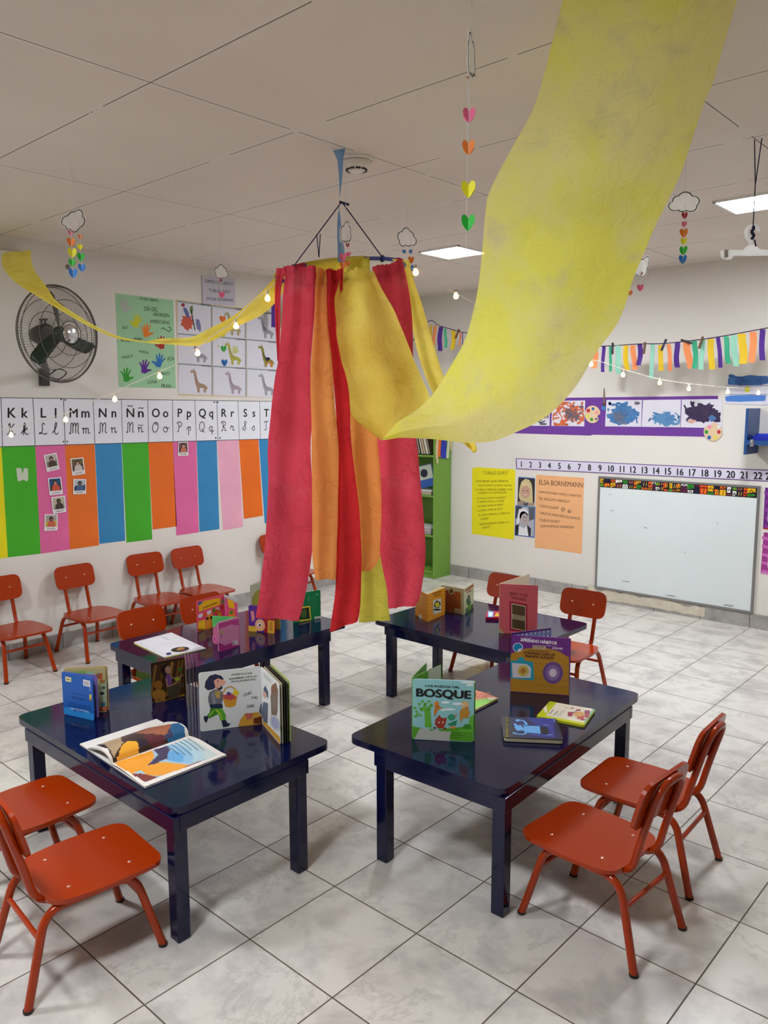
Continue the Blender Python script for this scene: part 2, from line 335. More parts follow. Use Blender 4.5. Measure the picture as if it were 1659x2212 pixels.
# ------------------------------------------------------------------ the room
def plane_obj(name, pts, n, m):
    b = MB(); b.prism(pts, n, .1, m); return b.build(name, kind='structure', origin=(0, 0, 0))
WM, SKM = wall_mat(), skirting_mat()
plane_obj('floor', [(XL - .1, YF - .1, 0), (XR + .1, YF - .1, 0), (XR + .1, YB + .1, 0), (XL - .1, YB + .1, 0)], (0, 0, -1), floor_mat())
plane_obj('ceiling', [(XL - .1, YF - .1, ZC), (XR + .1, YF - .1, ZC), (XR + .1, YB + .1, ZC), (XL - .1, YB + .1, ZC)], (0, 0, 1), ceil_mat())
plane_obj('wall_left', [(XL, YF, 0), (XL, YB, 0), (XL, YB, ZC), (XL, YF, ZC)], (-1, 0, 0), WM)
plane_obj('wall_back', [(XL, YB, 0), (XR, YB, 0), (XR, YB, ZC), (XL, YB, ZC)], (0, 1, 0), WM)
plane_obj('wall_right', [(XR, YF, 0), (XR, YB, 0), (XR, YB, ZC), (XR, YF, ZC)], (1, 0, 0), WM)
plane_obj('wall_front', [(XL, YF, 0), (XR, YF, 0), (XR, YF, ZC), (XL, YF, ZC)], (0, -1, 0), WM)
b = MB(); b.box((XL + .006, (YF + YB) / 2, .052), (.012, YB - YF, .104), SKM); b.build('baseboard_left', kind='structure', origin=(0, 0, 0))
b = MB(); b.box(((XL + XR) / 2, YB - .006, .052), (XR - XL, .012, .104), SKM); b.build('baseboard_back', kind='structure', origin=(0, 0, 0))

# ceiling lamps
GLOW = emit('f4f8ff', PANEL_POWER); FRAMEM = mat('f0f0f0', .5)
PL = {0: 'square white ceiling lamp right of the hanging hoop, the leftmost lit panel', 1: 'square white ceiling lamp behind the plastic hanger at the right edge'}
for i, (x, y) in enumerate(PANELS):
    e = empty('ceiling_lamp', (x, y, ZC), PL.get(i, 'square white ceiling lamp outside the photograph, beside or behind the camera'), 'ceiling lamp', 'square ceiling lamps')
    f = MB()
    for sx, sy, a, c in ((0, -1, .33, .012), (0, 1, .33, .012), (-1, 0, .012, .33), (1, 0, .012, .33)): f.box((x + sx * .159, y + sy * .159, ZC - .006), (a, c, .012), FRAMEM)
    f.build('frame', e)
    g = MB(); g.box((x, y, ZC - .005), (.306, .306, .008), GLOW); g.build('diffuser', e)

# ------------------------------------------------------------------ tables
def table(x0, x1, y0, y1, rot, lx0, lx1, ly0, ly1, label):
    cx, cy = (x0 + x1) / 2, (y0 + y1) / 2; e = empty('school_table', (0, 0, 0), label, 'table', 'low navy school tables')
    H = .43; L = .046
    t = MB(); P = fillet([V3((x0 - cx, y0 - cy, H)), V3((x1 - cx, y0 - cy, H)), V3((x1 - cx, y1 - cy, H)), V3((x0 - cx, y1 - cy, H))], .045)
    t.prism(P, (0, 0, -1), .024, NAVY); t.build('tabletop', e, bevel=.003)
    a = MB(); ax0, ax1, ay0, ay1 = lx0 - cx - .004, lx1 - cx + .004, ly0 - cy - .004, ly1 - cy + .004; h = .05; z = H - .024 - h / 2 - .0005
    for (px, py, sx, sy) in (((ax0 + ax1) / 2, ay0 + .011, ax1 - ax0, .022), ((ax0 + ax1) / 2, ay1 - .011, ax1 - ax0, .022), (ax0 + .011, (ay0 + ay1) / 2, .022, ay1 - ay0 - .046), (ax1 - .011, (ay0 + ay1) / 2, .022, ay1 - ay0 - .046)):
        a.box((px, py, z), (sx, sy, h), NAVY)
    a.build('apron', e, bevel=.002)
    for px in (lx0 - cx + L / 2 + .001, lx1 - cx - L / 2 - .001):
        for py in (ly0 - cy + L / 2 + .001, ly1 - cy - L / 2 - .001):
            g = MB(); g.box((px, py, (H - .0245) / 2), (L, L, H - .0245), NAVY); g.build('leg', e, bevel=.004)
    e.location = (cx, cy, 0); e.rotation_euler = (0, 0, math.radians(rot)); return e
table(-1.22, -.14, -.52, .13, 0, -1.13, -.14, -.52, .01, 'low navy table at front left with a big white open book')
table(-.16, .495, .215, 1.30, 2.6, -.03, .495, .22, 1.20, 'low navy table at front right nearest the two orange chairs on the right')
table(-1.82, -1.19, .19, 1.27, 0, -1.75, -1.20, .20, 1.14, 'low navy table at back left beneath the red cloth strips')
table(-1.14, -.20, 1.41, 2.14, 0, -1.06, -.27, 1.43, 1.89, 'low navy table at back right carrying a tall pink book')

# ------------------------------------------------------------------ chairs
SCREW = mat('e0a890', .2, 0, 0, 1, .6)
CAPM = mat('2a1a14', .6)
def make_chair():
    e = empty('school_chair', (0, 0, 0), 'orange chair', 'chair', 'small orange school chairs')
    s = MB(); P = [V3((.215, .13, .272)), V3((.205, .155, .272)), V3((.0, .160, .272)), V3((-.115, .135, .272)), V3((-.115, -.135, .272)), V3((0, -.160, .272)), V3((.205, -.155, .272)), V3((.215, -.13, .272))]
    out = fillet([V3((.218, .152, .272)), V3((.02, .163, .272)), V3((-.118, .140, .272)), V3((-.118, -.140, .272)), V3((.02, -.163, .272)), V3((.218, -.152, .272))], .055)
    s.prism([p for p in out], (0, 0, -1), .013, ORANGE); seat = s.build('seat', e, bevel=.003)
    for x, y in ((.13, .09), (.13, -.09), (-.05, .09), (-.05, -.09)):
        q = MB(); q.lathe((x, y, .272), [(.006, 0), (.006, .0012), (.003, .0025), (.0005, .003)], SCREW, n=10); q.build('screw', seat)
    # backrest: slightly curved panel leaning back
    up = V3((-.26, 0, .966)).normalized(); nrm = V3((.966, 0, .26)).normalized(); bc = V3((-.178, 0, .487))
    o2 = fillet([bc + V3((0, .137, 0)) + up * .077, bc + V3((0, -.137, 0)) + up * .077, bc + V3((0, -.137, 0)) - up * .077, bc + V3((0, .137, 0)) - up * .077], .05, 6)
    r = MB(); r.prism([p + nrm * .006 for p in o2], -nrm, .012, ORANGE); bk = r.build('backrest', e, bevel=.002)
    for y in (.065, -.065):
        q = MB(); q.lathe(bc + V3((0, y, 0)) + nrm * .006, [(.006, 0), (.006, .001), (.003, .0025), (.0005, .003)], SCREW, Z=nrm, n=10); q.build('screw', bk)
    R = .0115
    f = MB(); off = -nrm * (.006 + R + .001); pts = [(.04, .072, .248), (-.115, .072, .246), (-.146, .072, .31)]
    tb = bc + off - up * .08; tt = bc + off + up * .068
    path = [V3((.03, .075, .247)), V3((-.135, .075, .247)), V3((tb.x + .012, .075, .37)), V3((tt.x, .075, tt.z)), V3((tt.x, -.075, tt.z)), V3((tb.x + .012, -.075, .37)), V3((-.135, -.075, .247)), V3((.03, -.075, .247))]
    f.tube(bend(path, .06, 8), R, ORANGE); f.build('back_frame', e)
    for sy in (1, -1):
        for sx in (1, -1):
            g = MB(); a = V3((.0, sy * .118, .2465)); k = V3((sx * .128, sy * .120, .2465)); ft = V3((sx * .196, sy * .148, .0)) ;
            g.tube(bend([a, k, ft + V3((0, 0, .004))], .055, 8), R + .0008, ORANGE); lg = g.build('leg', e)
            c = MB(); c.lathe(ft, [(.013, 0), (.0138, .001), (.0138, .009)], CAPM, n=12); c.build('foot_cap', lg)
    for sx in (1, -1):
        t = MB(); z = .175; x = sx * (.128 + (.196 - .128) * (.2465 - z) / .2465); y = .120 + .028 * (.2465 - z) / .2465
        t.tube([(x, -y, z), (x, y, z)], .008, ORANGE, 8); t.build('stretcher', e)
    return e
chair0 = make_chair()
CH = [(-.338, -.735, 85, 'orange chair at the near left corner, its seat fully in view'),
      (-.80, -.70, 91, 'orange chair cut by the left edge, behind the nearest left chair'),
      (.753, .434, 175.8, 'orange chair nearest the camera on the right side'),
      (.715, .875, 182, 'orange chair on the right, second behind the nearest one'),
      (-3.045, .238, 1, 'orange chair along the left wall, cut by the left edge of the photo'),
      (-3.045, .736, 2.4, 'orange chair along the left wall under the pink and orange paper bands'),
      (-3.07, 1.255, -5, 'orange chair along the left wall, left one of the close pair'),
      (-3.055, 1.62, 1, 'orange chair along the left wall, right one of the close pair'),
      (-3.07, 2.47, 8, 'orange chair by the left wall mostly hidden behind red cloth strips'),
      (-1.685, .413, 0, 'orange chair behind the flat white open book, tucked at the back left table'),
      (-1.705, .80, 0, 'orange chair behind the colourful market picture book'),
      (-.898, 2.202, -90, 'orange chair half hidden behind the tall pink book'),
      (-.327, 2.140, -87, 'orange chair at the far right corner of the back right table, before the whiteboard')]
for i, (x, y, a, lab) in enumerate(CH):
    c = chair0 if i == 0 else dup(chair0); c.location = (x, y, 0); c.rotation_euler = (0, 0, math.radians(a)); c['label'] = lab

# ------------------------------------------------------------------ left wall
LW = (XL, 0, 0); LN = V3((1, 0, 0)); BW = (0, YB, 0); BN = V3((0, -1, 0))
def wsheet(side, off=.0015, mt=PAPER): return Sheet((XL + off, 0, 0), LN, mt) if side == 'L' else Sheet((0, YB - off, 0), BN, mt)
def quad(a, b, c, d): return [a, b, c, d]
bands = [('yellow', 'e9dc00', [(-40, 968), (3, 966), (17, 1204), (-30, 1212)]), ('green', '3fae1c', [(3, 966), (76, 962), (88, 1196), (17, 1204)]),
 ('pink', 'e0679f', [(76, 962), (140, 960), (151, 1187), (88, 1196)]), ('orange', 'e8701a', [(140, 960), (204, 957), (214, 1178), (151, 1187)]),
 ('blue', '2f86bd', [(205, 957), (262, 955), (270.6, 1168), (215, 1175)]), ('green', '3fae1c', [(263, 955), (320, 953), (329, 1165), (273.5, 1172)]),
 ('orange', 'ea6c0c', [(320, 953), (373, 952), (382, 1137), (330, 1144)]), ('pink', 'e0679f', [(373, 952), (424, 951), (429.5, 1150), (381, 1157)]),
 ('blue', '2f86bd', [(425, 951), (468, 950), (474, 1143), (431, 1149)]), ('pale pink', 'eaa9c0', [(469, 950), (515, 949), (525, 1138), (482, 1146)]),
 ('orange', 'ea6c0c', [(516, 949), (558, 949), (568, 1114), (527, 1121)]), ('blue', '2f86bd', [(559, 949), (612, 948), (616, 1125), (572, 1131)])]
where = ['at the left edge of the photo', 'with a pale torn patch, under letter K', 'with four small photos, under the letter L', 'with two small photos, under the letter M', 'under the letter N', 'under the letter N with tilde',
 'under the letter O', 'with one small photo, under the letter P', 'under the letter Q', 'under the letter R', 'under the letter S', 'beside the red cloth, under the letter T']
for (c, h, q), w in zip(bands, where):
    s = wsheet('L', .0012, CREPE); s.slab(q, h, .0008)
    if 'torn' in w: s.poly([(35, 1011), (46, 1011), (48, 1024), (52, 1011), (60, 1012), (61, 1036), (58, 1040), (50, 1036), (41, 1040), (38, 1038)], 'cfd6c2', 1)
    s.build('paper_band', label='%s crepe paper band on left wall, %s' % (c, w), cat='paper', group='crepe paper bands under the alphabet', origin=s.pt(q[3]))
# alphabet cards
XT = [-70, 2, 71, 137, 201, 262, 319, 372.5, 421, 468, 514, 560.6, 606]; XBt = [-64, 5.5, 76, 141, 205, 265, 321, 374, 424, 471, 517, 562.5, 607]
def yt(x): return 859 + 8 * x / 580
def ybt(x): return 965 - 17 * x / 580
LET = ['', 'K k', 'L l', 'M m', 'N n', '\u00d1 \u00f1', 'O o', 'P p', 'Q q', 'R r', 'S s', 'T t']
CUR = {'K': [[(.15, .75), (.25, .95), (.32, .9), (.3, .4), (.15, .05), (.0, .1)], [(.75, .95), (.45, .6), (.3, .5), (.5, .35), (.65, .0), (.85, .1)]],
 'k': [[(.0, .1), (.3, .5), (.45, .9), (.35, 1.), (.28, .7), (.25, .0)], [(.28, .35), (.5, .6), (.62, .5), (.35, .33), (.55, .05), (.75, .12)]],
 'L': [[(.65, .8), (.5, .98), (.35, .8), (.4, .4), (.25, .1), (.05, .05), (.1, .15), (.4, .08), (.75, .0), (.85, .15)]],
 'l': [[(.0, .1), (.35, .5), (.5, .9), (.38, 1.), (.28, .6), (.3, .1), (.5, .0), (.65, .15)]],
 'M': [[(.0, .1), (.15, .0), (.2, .5), (.2, .85), (.3, .95), (.42, .8), (.42, .05)], [(.42, .6), (.6, .95), (.72, .8), (.72, .05)], [(.72, .6), (.9, .95), (1.02, .8), (1.0, .1), (1.15, .05)]],
 'm': [[(.0, .4), (.12, .5), (.14, .0)], [(.14, .35), (.35, .52), (.42, .4), (.42, .0)], [(.42, .35), (.62, .52), (.7, .4), (.7, .05), (.9, .1)]],
 'N': [[(.0, .1), (.15, .0), (.2, .5), (.2, .85), (.3, .95), (.45, .8), (.45, .05)], [(.45, .6), (.7, .95), (.85, .8), (.82, .1), (1.0, .08)]],
 'n': [[(.0, .4), (.12, .5), (.14, .0)], [(.14, .35), (.42, .52), (.5, .4), (.5, .05), (.75, .15)]],
 'O': [[(.5, .98), (.2, .8), (.05, .4), (.2, .05), (.5, .02), (.75, .3), (.8, .7), (.6, .95), (.45, .9), (.5, .75), (.8, .85)]],
 'o': [[(.4, .5), (.15, .45), (.08, .2), (.3, .0), (.55, .1), (.6, .35), (.4, .5), (.5, .38), (.85, .42)]],
 'P': [[(.3, .9), (.35, .4), (.25, .0), (.1, .05)], [(.05, .75), (.2, .95), (.6, .95), (.75, .75), (.6, .5), (.35, .5)]],
 'p': [[(.0, .2), (.3, .5), (.3, -.35)], [(.3, .35), (.5, .5), (.6, .3), (.5, .05)]],
 'Q': [[(.5, .98), (.15, .8), (.05, .4), (.2, .05), (.5, .02), (.75, .3), (.75, .75), (.5, .98)], [(.4, .25), (.6, .0), (.85, -.1)]],
 'q': [[(.5, .5), (.2, .45), (.1, .2), (.3, .0), (.5, .2), (.5, .5), (.5, -.35)], [(.5, -.1), (.8, .1)]],
 'R': [[(.3, .9), (.35, .4), (.25, .0), (.05, .05)], [(.05, .75), (.2, .95), (.6, .95), (.75, .75), (.55, .52), (.35, .5), (.6, .3), (.7, .0), (.9, .1)]],
 'r': [[(.0, .2), (.2, .55), (.25, .45), (.5, .45), (.42, .05), (.7, .12)]],
 'S': [[(.0, .1), (.4, .5), (.65, .85), (.5, .98), (.35, .8), (.5, .5), (.55, .2), (.35, .0), (.15, .15)]],
 's': [[(.0, .1), (.35, .5), (.45, .3), (.45, .1), (.25, .0), (.15, .1)]],
 'T': [[(.1, .75), (.3, .95), (.8, .9)], [(.5, .92), (.4, .5), (.5, .15), (.35, .0), (.15, .1)]],
 't': [[(.1, .1), (.35, .9), (.28, .2), (.45, .0), (.65, .15)], [(.1, .6), (.6, .62)]]}
for (i0, i1, lab) in ((0, 3, 'white alphabet strip on the left wall ending with the letter L'), (3, 9, 'white alphabet strip on the left wall with letters M to Q'), (9, 12, 'white alphabet strip with letters R to T beside the red cloth')):
    s = wsheet('L', .003); s.slab([(XT[i0], yt(XT[i0])), (XT[i1], yt(XT[i1])), (XBt[i1], ybt(XBt[i1])), (XBt[i0], ybt(XBt[i0]))], 'e6e7ef', .0008)
    q0, q1, q2, q3 = (XT[i0], yt(XT[i0])), (XT[i1], yt(XT[i1])), (XBt[i1], ybt(XBt[i1])), (XBt[i0], ybt(XBt[i0]))
    for a, b_ in ((q0, q1), (q3, q2)): s.line([a, b_], .004, '3a3c44')
    for i in range(i0, i1 + 1): s.line([(XT[i], yt(XT[i])), (XBt[i], ybt(XBt[i]))], .004, '3a3c44')
    for i in range(i0, i1):
        if not LET[i]: continue
        xa, xb = (XT[i] + XBt[i]) / 2, (XT[i + 1] + XBt[i + 1]) / 2; w = xb - xa; t, bo = yt(xa), ybt(xa); H = bo - t
        A, a_ = LET[i].split(' ')
        y1 = t + H * .41; y2 = t + H * .76; ch = H * .21
        if A == '\u00d1':
            s.text('N', (xa + w * .18, y1), (xa + w * .46, y1), ch, '17171a'); s.text('n', (xa + w * .62, y1), (xa + w * .82, y1), ch, '17171a')
            for u0 in (.21, .62): s.line([(xa + w * u0, y1 - ch * (1.18 if u0 < .5 else .95)), (xa + w * (u0 + .07), y1 - ch * (1.28 if u0 < .5 else 1.05)), (xa + w * (u0 + .14), y1 - ch * (1.18 if u0 < .5 else .95)), (xa + w * (u0 + .2), y1 - ch * (1.28 if u0 < .5 else 1.05))], .006, '17171a', 2)
        else:
            s.text(A, (xa + w * .14, y1), (xa + w * .48, y1), ch, '17171a', nat=.95); s.text(a_, (xa + w * .54, y1), (xa + w * .88, y1), ch, '17171a', nat=.95)
        K = 'N' if A == '\u00d1' else A; k = 'n' if A == '\u00d1' else a_
        for g, u0, sc in ((K, .16, 1.0), (k, .6, 1.0)):
            for st in CUR.get(g, []):
                pp = smooth_path([V3((xa + w * (u0 + .3 * sc * x), y2 - ch * 1.15 * y * sc, 0)) for x, y in st], 4)
                s.line([(p.x, p.y) for p in pp], .0055, '17171a', 2)
        if A == '\u00d1': s.line([(xa + w * .62, y2 - ch * .75), (xa + w * .68, y2 - ch * .85), (xa + w * .74, y2 - ch * .75), (xa + w * .8, y2 - ch * .85)], .005, '17171a', 2)
    for (x, y) in {0: [(132, 863), (137, 954)], 3: [(141, 864), (145, 954), (463, 869), (466, 946)], 9: [(470, 869), (475, 946)]}[i0]: s.ell(x, y, 1.8, 1.8, '333338', 2, n=10)
    s.build('alphabet_strip', label=lab, cat='alphabet strip', group='alphabet strips on the left wall', origin=s.pt(q3))
# small photos
def snapshot(q, name, bg, fig, skin, lab, tone):
    s = wsheet('L', .005); s.slab(q, 'e8e6e6', .0006)
    A, B, C, D = [V3((p[0], p[1], 0)) for p in q]
    def bl(u, v): p = (A * (1 - u) + B * u) * (1 - v) + (D * (1 - u) + C * u) * v; return (p.x, p.y)
    s.poly([bl(.08, .06), bl(.92, .06), bl(.92, .76), bl(.08, .76)], bg, 1)
    s.poly([bl(.08, .5), bl(.3, .4), bl(.5, .55), bl(.92, .35), bl(.92, .76), bl(.08, .76)], tone, 2)
    s.poly([bl(.2, .76), bl(.25, .5), bl(.42, .38), bl(.62, .38), bl(.8, .52), bl(.84, .76)], fig, 3)
    p = bl(.5, .28); s.ell(p[0], p[1], 4.6, 5.2, '2b1d18', 4, n=14); s.ell(p[0] + .4, p[1] + 1.4, 3.2, 3.8, skin, 5, n=14)
    s.text(name, bl(.2, .93), bl(.8, .92), 3.0, '55535a', 1)
    s.build('snapshot', label=lab, cat='photo', group='small photos on the paper bands', origin=s.pt(q[3]))
def Q3(x0, y0, x1, y1, x2, y2, x3, y3): k = 6.9125; return [(x0 / k, 930 + y0 / k), (x1 / k, 930 + y1 / k), (x2 / k, 930 + y2 / k), (x3 / k, 930 + y3 / k)]
snapshot(Q3(650, 370, 843, 330, 892, 575, 702, 620), 'LORENZO', 'b9b4ae', '4a3a2c', '9a7460', 'topmost small photo on the left pink band', '8a8078')
snapshot(Q3(712, 712, 912, 695, 940, 950, 742, 968), 'LUNA', '2c4c7a', 'c8553a', 'b98568', 'small photo on the pink band, second from top, figure in red', '2b3038')
snapshot(Q3(765, 998, 970, 970, 990, 1215, 792, 1245), 'LORENZO', 'b8b49a', '463a30', '54453a', 'small photo on the pink band, third from top, dark jacket', 'a5a58e')
snapshot(Q3(668, 1250, 862, 1248, 860, 1490, 660, 1500), 'LOURDES', 'a9a19c', 'c9624a', '7a5440', 'lowest small photo on the left pink band', 'c8b23e')
snapshot(Q3(1048, 420, 1243, 400, 1275, 645, 1080, 675), 'MATHEO', '6a5a40', 'c9c4bc', 'b98f78', 'upper small photo on the orange band', '4c3428')
snapshot(Q3(1095, 725, 1288, 725, 1285, 945, 1093, 955), 'MARTINA', 'b8bcc4', '3f5f8a', '6a5a4c', 'lower small photo on the orange band', '30303a')
snapshot([(385, 955), (406, 954), (407, 984), (384.5, 985)], 'PILAR', '6d4a44', 'c0705a', 'c08a70', 'small photo at the top of the pink band under the letter P', '2c2630')
# green poster with paper hands
HAND = [(-.30, -.5), (-.34, -.1), (-.62, .12), (-.72, .28), (-.62, .36), (-.36, .2), (-.42, .6), (-.40, .86), (-.30, .9), (-.22, .6), (-.16, .34), (-.12, .7), (-.06, 1.02), (.04, 1.04), (.08, .7), (.10, .34), (.22, .64), (.32, .86), (.42, .82), (.38, .5), (.30, .16), (.62, .04), (.86, .06), (.88, -.06), (.62, -.2), (.36, -.42), (.30, -.5)]
HAND = [(-.28, -.55), (-.36, -.2), (-.40, .0), (-.64, .30), (-.80, .52), (-.74, .62), (-.60, .54), (-.34, .24), (-.42, .62), (-.46, .88), (-.36, .95), (-.27, .86), (-.16, .34), (-.12, .72), (-.08, 1.04), (.03, 1.08), (.10, 1.0), (.10, .68), (.10, .33), (.22, .62), (.34, .88), (.46, .86), (.46, .74), (.38, .46), (.28, .06), (.50, .04), (.84, .12), (.92, .04), (.86, -.08), (.56, -.24), (.32, -.46), (.28, -.55)]
s = wsheet('L', .0015); PQ = [(249, 633.5), (374, 648), (380, 839), (257, 836)]; s.slab(PQ, '9fcfa2', .0008)
for cx, cy, sz, rot, flip, c in ((270, 664, 19, -8, 1, 'b4bbb2'), (294, 697, 17, -10, -1, 'cdd01c'), (316, 718, 17.5, 8, 1, 'e87e1c'), (349, 744, 17, 5, -1, 'b02a26'), (343, 783, 18, -6, -1, '2a72b8'), (312, 796, 18, 14, 1, '5e2290'), (273, 814, 18, 6, 1, '2f9a2a')):
    r = math.radians(rot); s.poly([(cx + sz * .95 * flip * (x * math.cos(r) + y * math.sin(r)), cy - sz * (-x * math.sin(r) + y * math.cos(r)) * 1.05) for x, y in HAND], c, 1)
def Z2(x, y): return (240 + x / 9.62, 620 + y / 9.62)
for t, a, b_, h in (('- 19 DE ABRIL-', (540, 262), (1000, 312), 6), ('D\u00cdA DEL', (685, 495), (970, 510), 9.5), ('ABORIGEN', (870, 600), (1205, 630), 8), ('AMERICANO', (805, 745), (1215, 780), 8), ('ALI', (225, 880), (335, 865), 7), ('MOREN', (475, 1100), (640, 1110), 6), ('BRUNO', (205, 1130), (395, 1150), 5), ('WEN', (565, 1360), (765, 1395), 6), ('MARTI', (225, 1500), (450, 1470), 7), ('ADA', (1165, 1530), (1310, 1530), 9), ('BAUTI', (1035, 1830), (1215, 1835), 7), ('LUNA', (760, 2010), (955, 2000), 7.5), ('FRAN', (1045, 2085), (1245, 2100), 8)):
    s.text(t, Z2(*a), Z2(*b_), h, '26402c', 2, 0, 0)
s.line([Z2(1035, 880), Z2(1080, 845), Z2(1150, 900), Z2(1210, 930), Z2(1250, 880), Z2(1225, 825), Z2(1190, 850)], .005, '26402c', 2)
s.build('hand_poster', label='green poster with coloured paper hands and children names on the left wall', cat='poster', origin=s.pt(PQ[3]))
# giraffe board
GIR = [(.40, .92), (.47, .97), (.50, .90), (.54, .80), (.57, .55), (.62, .42), (.76, .38), (.86, .28), (.88, .16), (.84, .20), (.82, .05), (.76, .04), (.76, .22), (.64, .22), (.64, .04), (.57, .04), (.56, .22), (.52, .34), (.49, .55), (.47, .74), (.45, .82), (.38, .80), (.36, .86)]
def gy(r, x): return [649 + (x - 379) * .13, 719 + (x - 379) * .085, 784 + (x - 379) * .07, 851 + (x - 379) * .04][r]
s = wsheet('L', .001); s.slab([(379, 647), (622, 678), (622, 860), (386, 855)], 'dcc6a2', .0008); s.build('backing_board', label='tan backing board of the giraffe drawings on the left wall', cat='board', origin=s.pt((386, 855)))
gx = [(383, 456), (459, 529), (532, 600)]
cols = [['d0583e', 'a8a070', '9a9aa2'], ['9a96a0', 'b3ad4a', '8c8430'], ['a88a74', 'a898a4', '9a9aa4']]; nm = [['MARTINA', 'LORENZO', 'BRUNO'], ['', 'VALENTINA', 'ARACELI'], ['FRANCESCA', 'FRANCISCO', 'JUAN']]
wd = [['with red and blue scribbles', 'upper middle, behind the yellow cloth', 'upper right, plain grey'], ['middle left, partly behind the yellow cloth', 'in the middle, with yellow green scribble', 'middle right, spotted yellow and navy'], ['lower left, brown and grey', 'lower middle, pale outline', 'lower right, pale outline beside the red cloth']]
for r in range(3):
    for c in range(3):
        x0, x1 = gx[c]; s = wsheet('L', .003)
        x0 += r * .8; x1 += r * .8
        s.slab([(x0 + .7, gy(r, x0) + 3), (x1 - .7, gy(r, x1) + 3), (x1 - .7, gy(r + 1, x1) - .5), (x0 + .7, gy(r + 1, x0) - .5)], 'd9d8e2', .0006)
        s.line([(x0, gy(r, x0) + 1.5), (x1, gy(r, x1) + 1.5)], .008, '8aa2b2', 0); s.line([(x1 + 1, gy(r, x1) + 1), (x1 + 1, gy(r + 1, x1) - 1)], .008, '7fa0b4', 0)
        h = gy(r + 1, x0) - gy(r, x0); w = x1 - x0
        def G(u, v, r=r, x0=x0, w=w, h=h): x = x0 + u * w; return (x, gy(r + 1, x) - 3 - v * (h - 6))
        if r == 0 and c == 0:
            s.ell(*G(.16, .92), 4, 4, '9a2a44', 3, jag=.3); s.ell(*G(.27, .68), 4, 13, '5a6a9a', 3, rot=-25, jag=.2, seed=3); s.ell(*G(.30, .36), 12, 16, 'c8573c', 2, jag=.3, seed=5, n=30); s.ell(*G(.42, .78), 3.5, 9, '6a8a56', 3, jag=.25); s.ell(*G(.62, .3), 5, 14, '7a78a8', 3, rot=-12, jag=.2); s.line([G(.4, .8), G(.46, .45), G(.52, .1)], .008, '3a2a30', 4)
        else:
            s.poly([G(u * 1.0, v * .9) for u, v in GIR], cols[r][c], 2)
            s.ell(*G(.43, .82), 2, 2, 'c8c4c8', 3, n=8)
            for k in range(9): s.ell(*G(.48 + .03 * (k % 3) + .05 * (k // 3), .62 - .07 * (k % 3) - .1 * (k // 3)), 1.1, 1.1, '2c2840' if (r, c) == (1, 2) else '7a6f70', 3, n=7)
            if (r, c) == (1, 1): s.ell(*G(.68, .58), 7, 9, 'c9c98a', 1, jag=.3)
            if (r, c) == (1, 2): s.poly([G(.56, .36), G(.68, .42), G(.76, .36), G(.66, .26)], '22203c', 3); s.poly([G(.6, .05), G(.66, .24), G(.82, .22), G(.82, .06), G(.75, .06), G(.74, .18), G(.68, .18)], 'c87a2c', 3)
        if nm[r][c]: s.text(nm[r][c], G(.70, .97), G(.99, .97), 3, '4a4a56', 2)
        s.build('giraffe_drawing', label='giraffe drawing on white paper, ' + wd[r][c], cat='drawing', group='giraffe drawings on the left wall', origin=s.pt((x0, gy(r + 1, x0))))
s = wsheet('L', .006); s.slab([(436, 595), (508, 601), (508, 660), (438, 656)], 'c9c6d2', .0006)
for t, a, b_ in (('LEIMOS EL CUENTO', (443, 610), (502, 617)), ('"CUELLO DURO"', (451, 630), (498, 634)), ('DE ELSA BORNEMANN', (446, 648), (503, 652))): s.text(t, a, b_, 6.5, '3c3a4a', 2, 0)
s.build('paper_sign', label='pale lilac handwritten sign above the giraffe drawings', cat='sign', origin=s.pt((438, 656)))
b = MB(); p = hit((XL, 0, 0), LN, 146, 577); b.lathe(p, [(.016, 0), (.016, .006), (.008, .010)], mat('8c8880', .5), Z=V3((1, 0, 0)), n=12); b.build('wall_screw_plug', label='small grey plug on the left wall behind the heart mobile', cat='plug')

# ------------------------------------------------------------------ wall fan
FP = at(127, 722, 4.55); FN = V3((.970, .243, -.02)).normalized(); FU = (V3((0, 0, 1)) - FN * FN.z).normalized(); FR = FU.cross(FN)
DK = mat('2e2a28', .4); GRN = mat('12301f', .3); CHROME = mat('c8c8cc', .15, 0, 0, 1, 1.0); MOT = mat('38342f', .45); WIRE = mat('5e5652', .45)
fb = hit((XL, 0, 0), LN, 92, 815)
fe = empty('wall_fan', (XL, fb.y, fb.z - .05), 'black oscillating wall fan with dark green blades on the left wall', 'fan')
c = MB(); RR = .272
def fp(a, r, d): return FP + FR * (math.cos(a) * r) + FU * (math.sin(a) * r) + FN * d
def circ(r, d, t, n=48): c.tube([fp(2 * math.pi * i / n, r, d) for i in range(n)], t, WIRE, 5, closed=True)
circ(RR, .0, .0055, 60)
for r, d in ((.262, .022), (.19, .075), (.12, .094), (.07, .10)): circ(r, d, .0022)
for r, d in ((.262, -.025), (.20, -.07), (.13, -.088)): circ(r, d, .0022)
for i in range(110):
    a = 2 * math.pi * i / 110
    for sg in (1, -1):
        pr = [(RR, 0), (.255, .034), (.21, .066), (.15, .088), (.065, .10)]
        c.tube([fp(a + (.12 * (RR - r) / RR if sg > 0 else 0), r, d * sg) for r, d in pr], .0010, WIRE, 3, cap=False)
c.build('cage', fe)
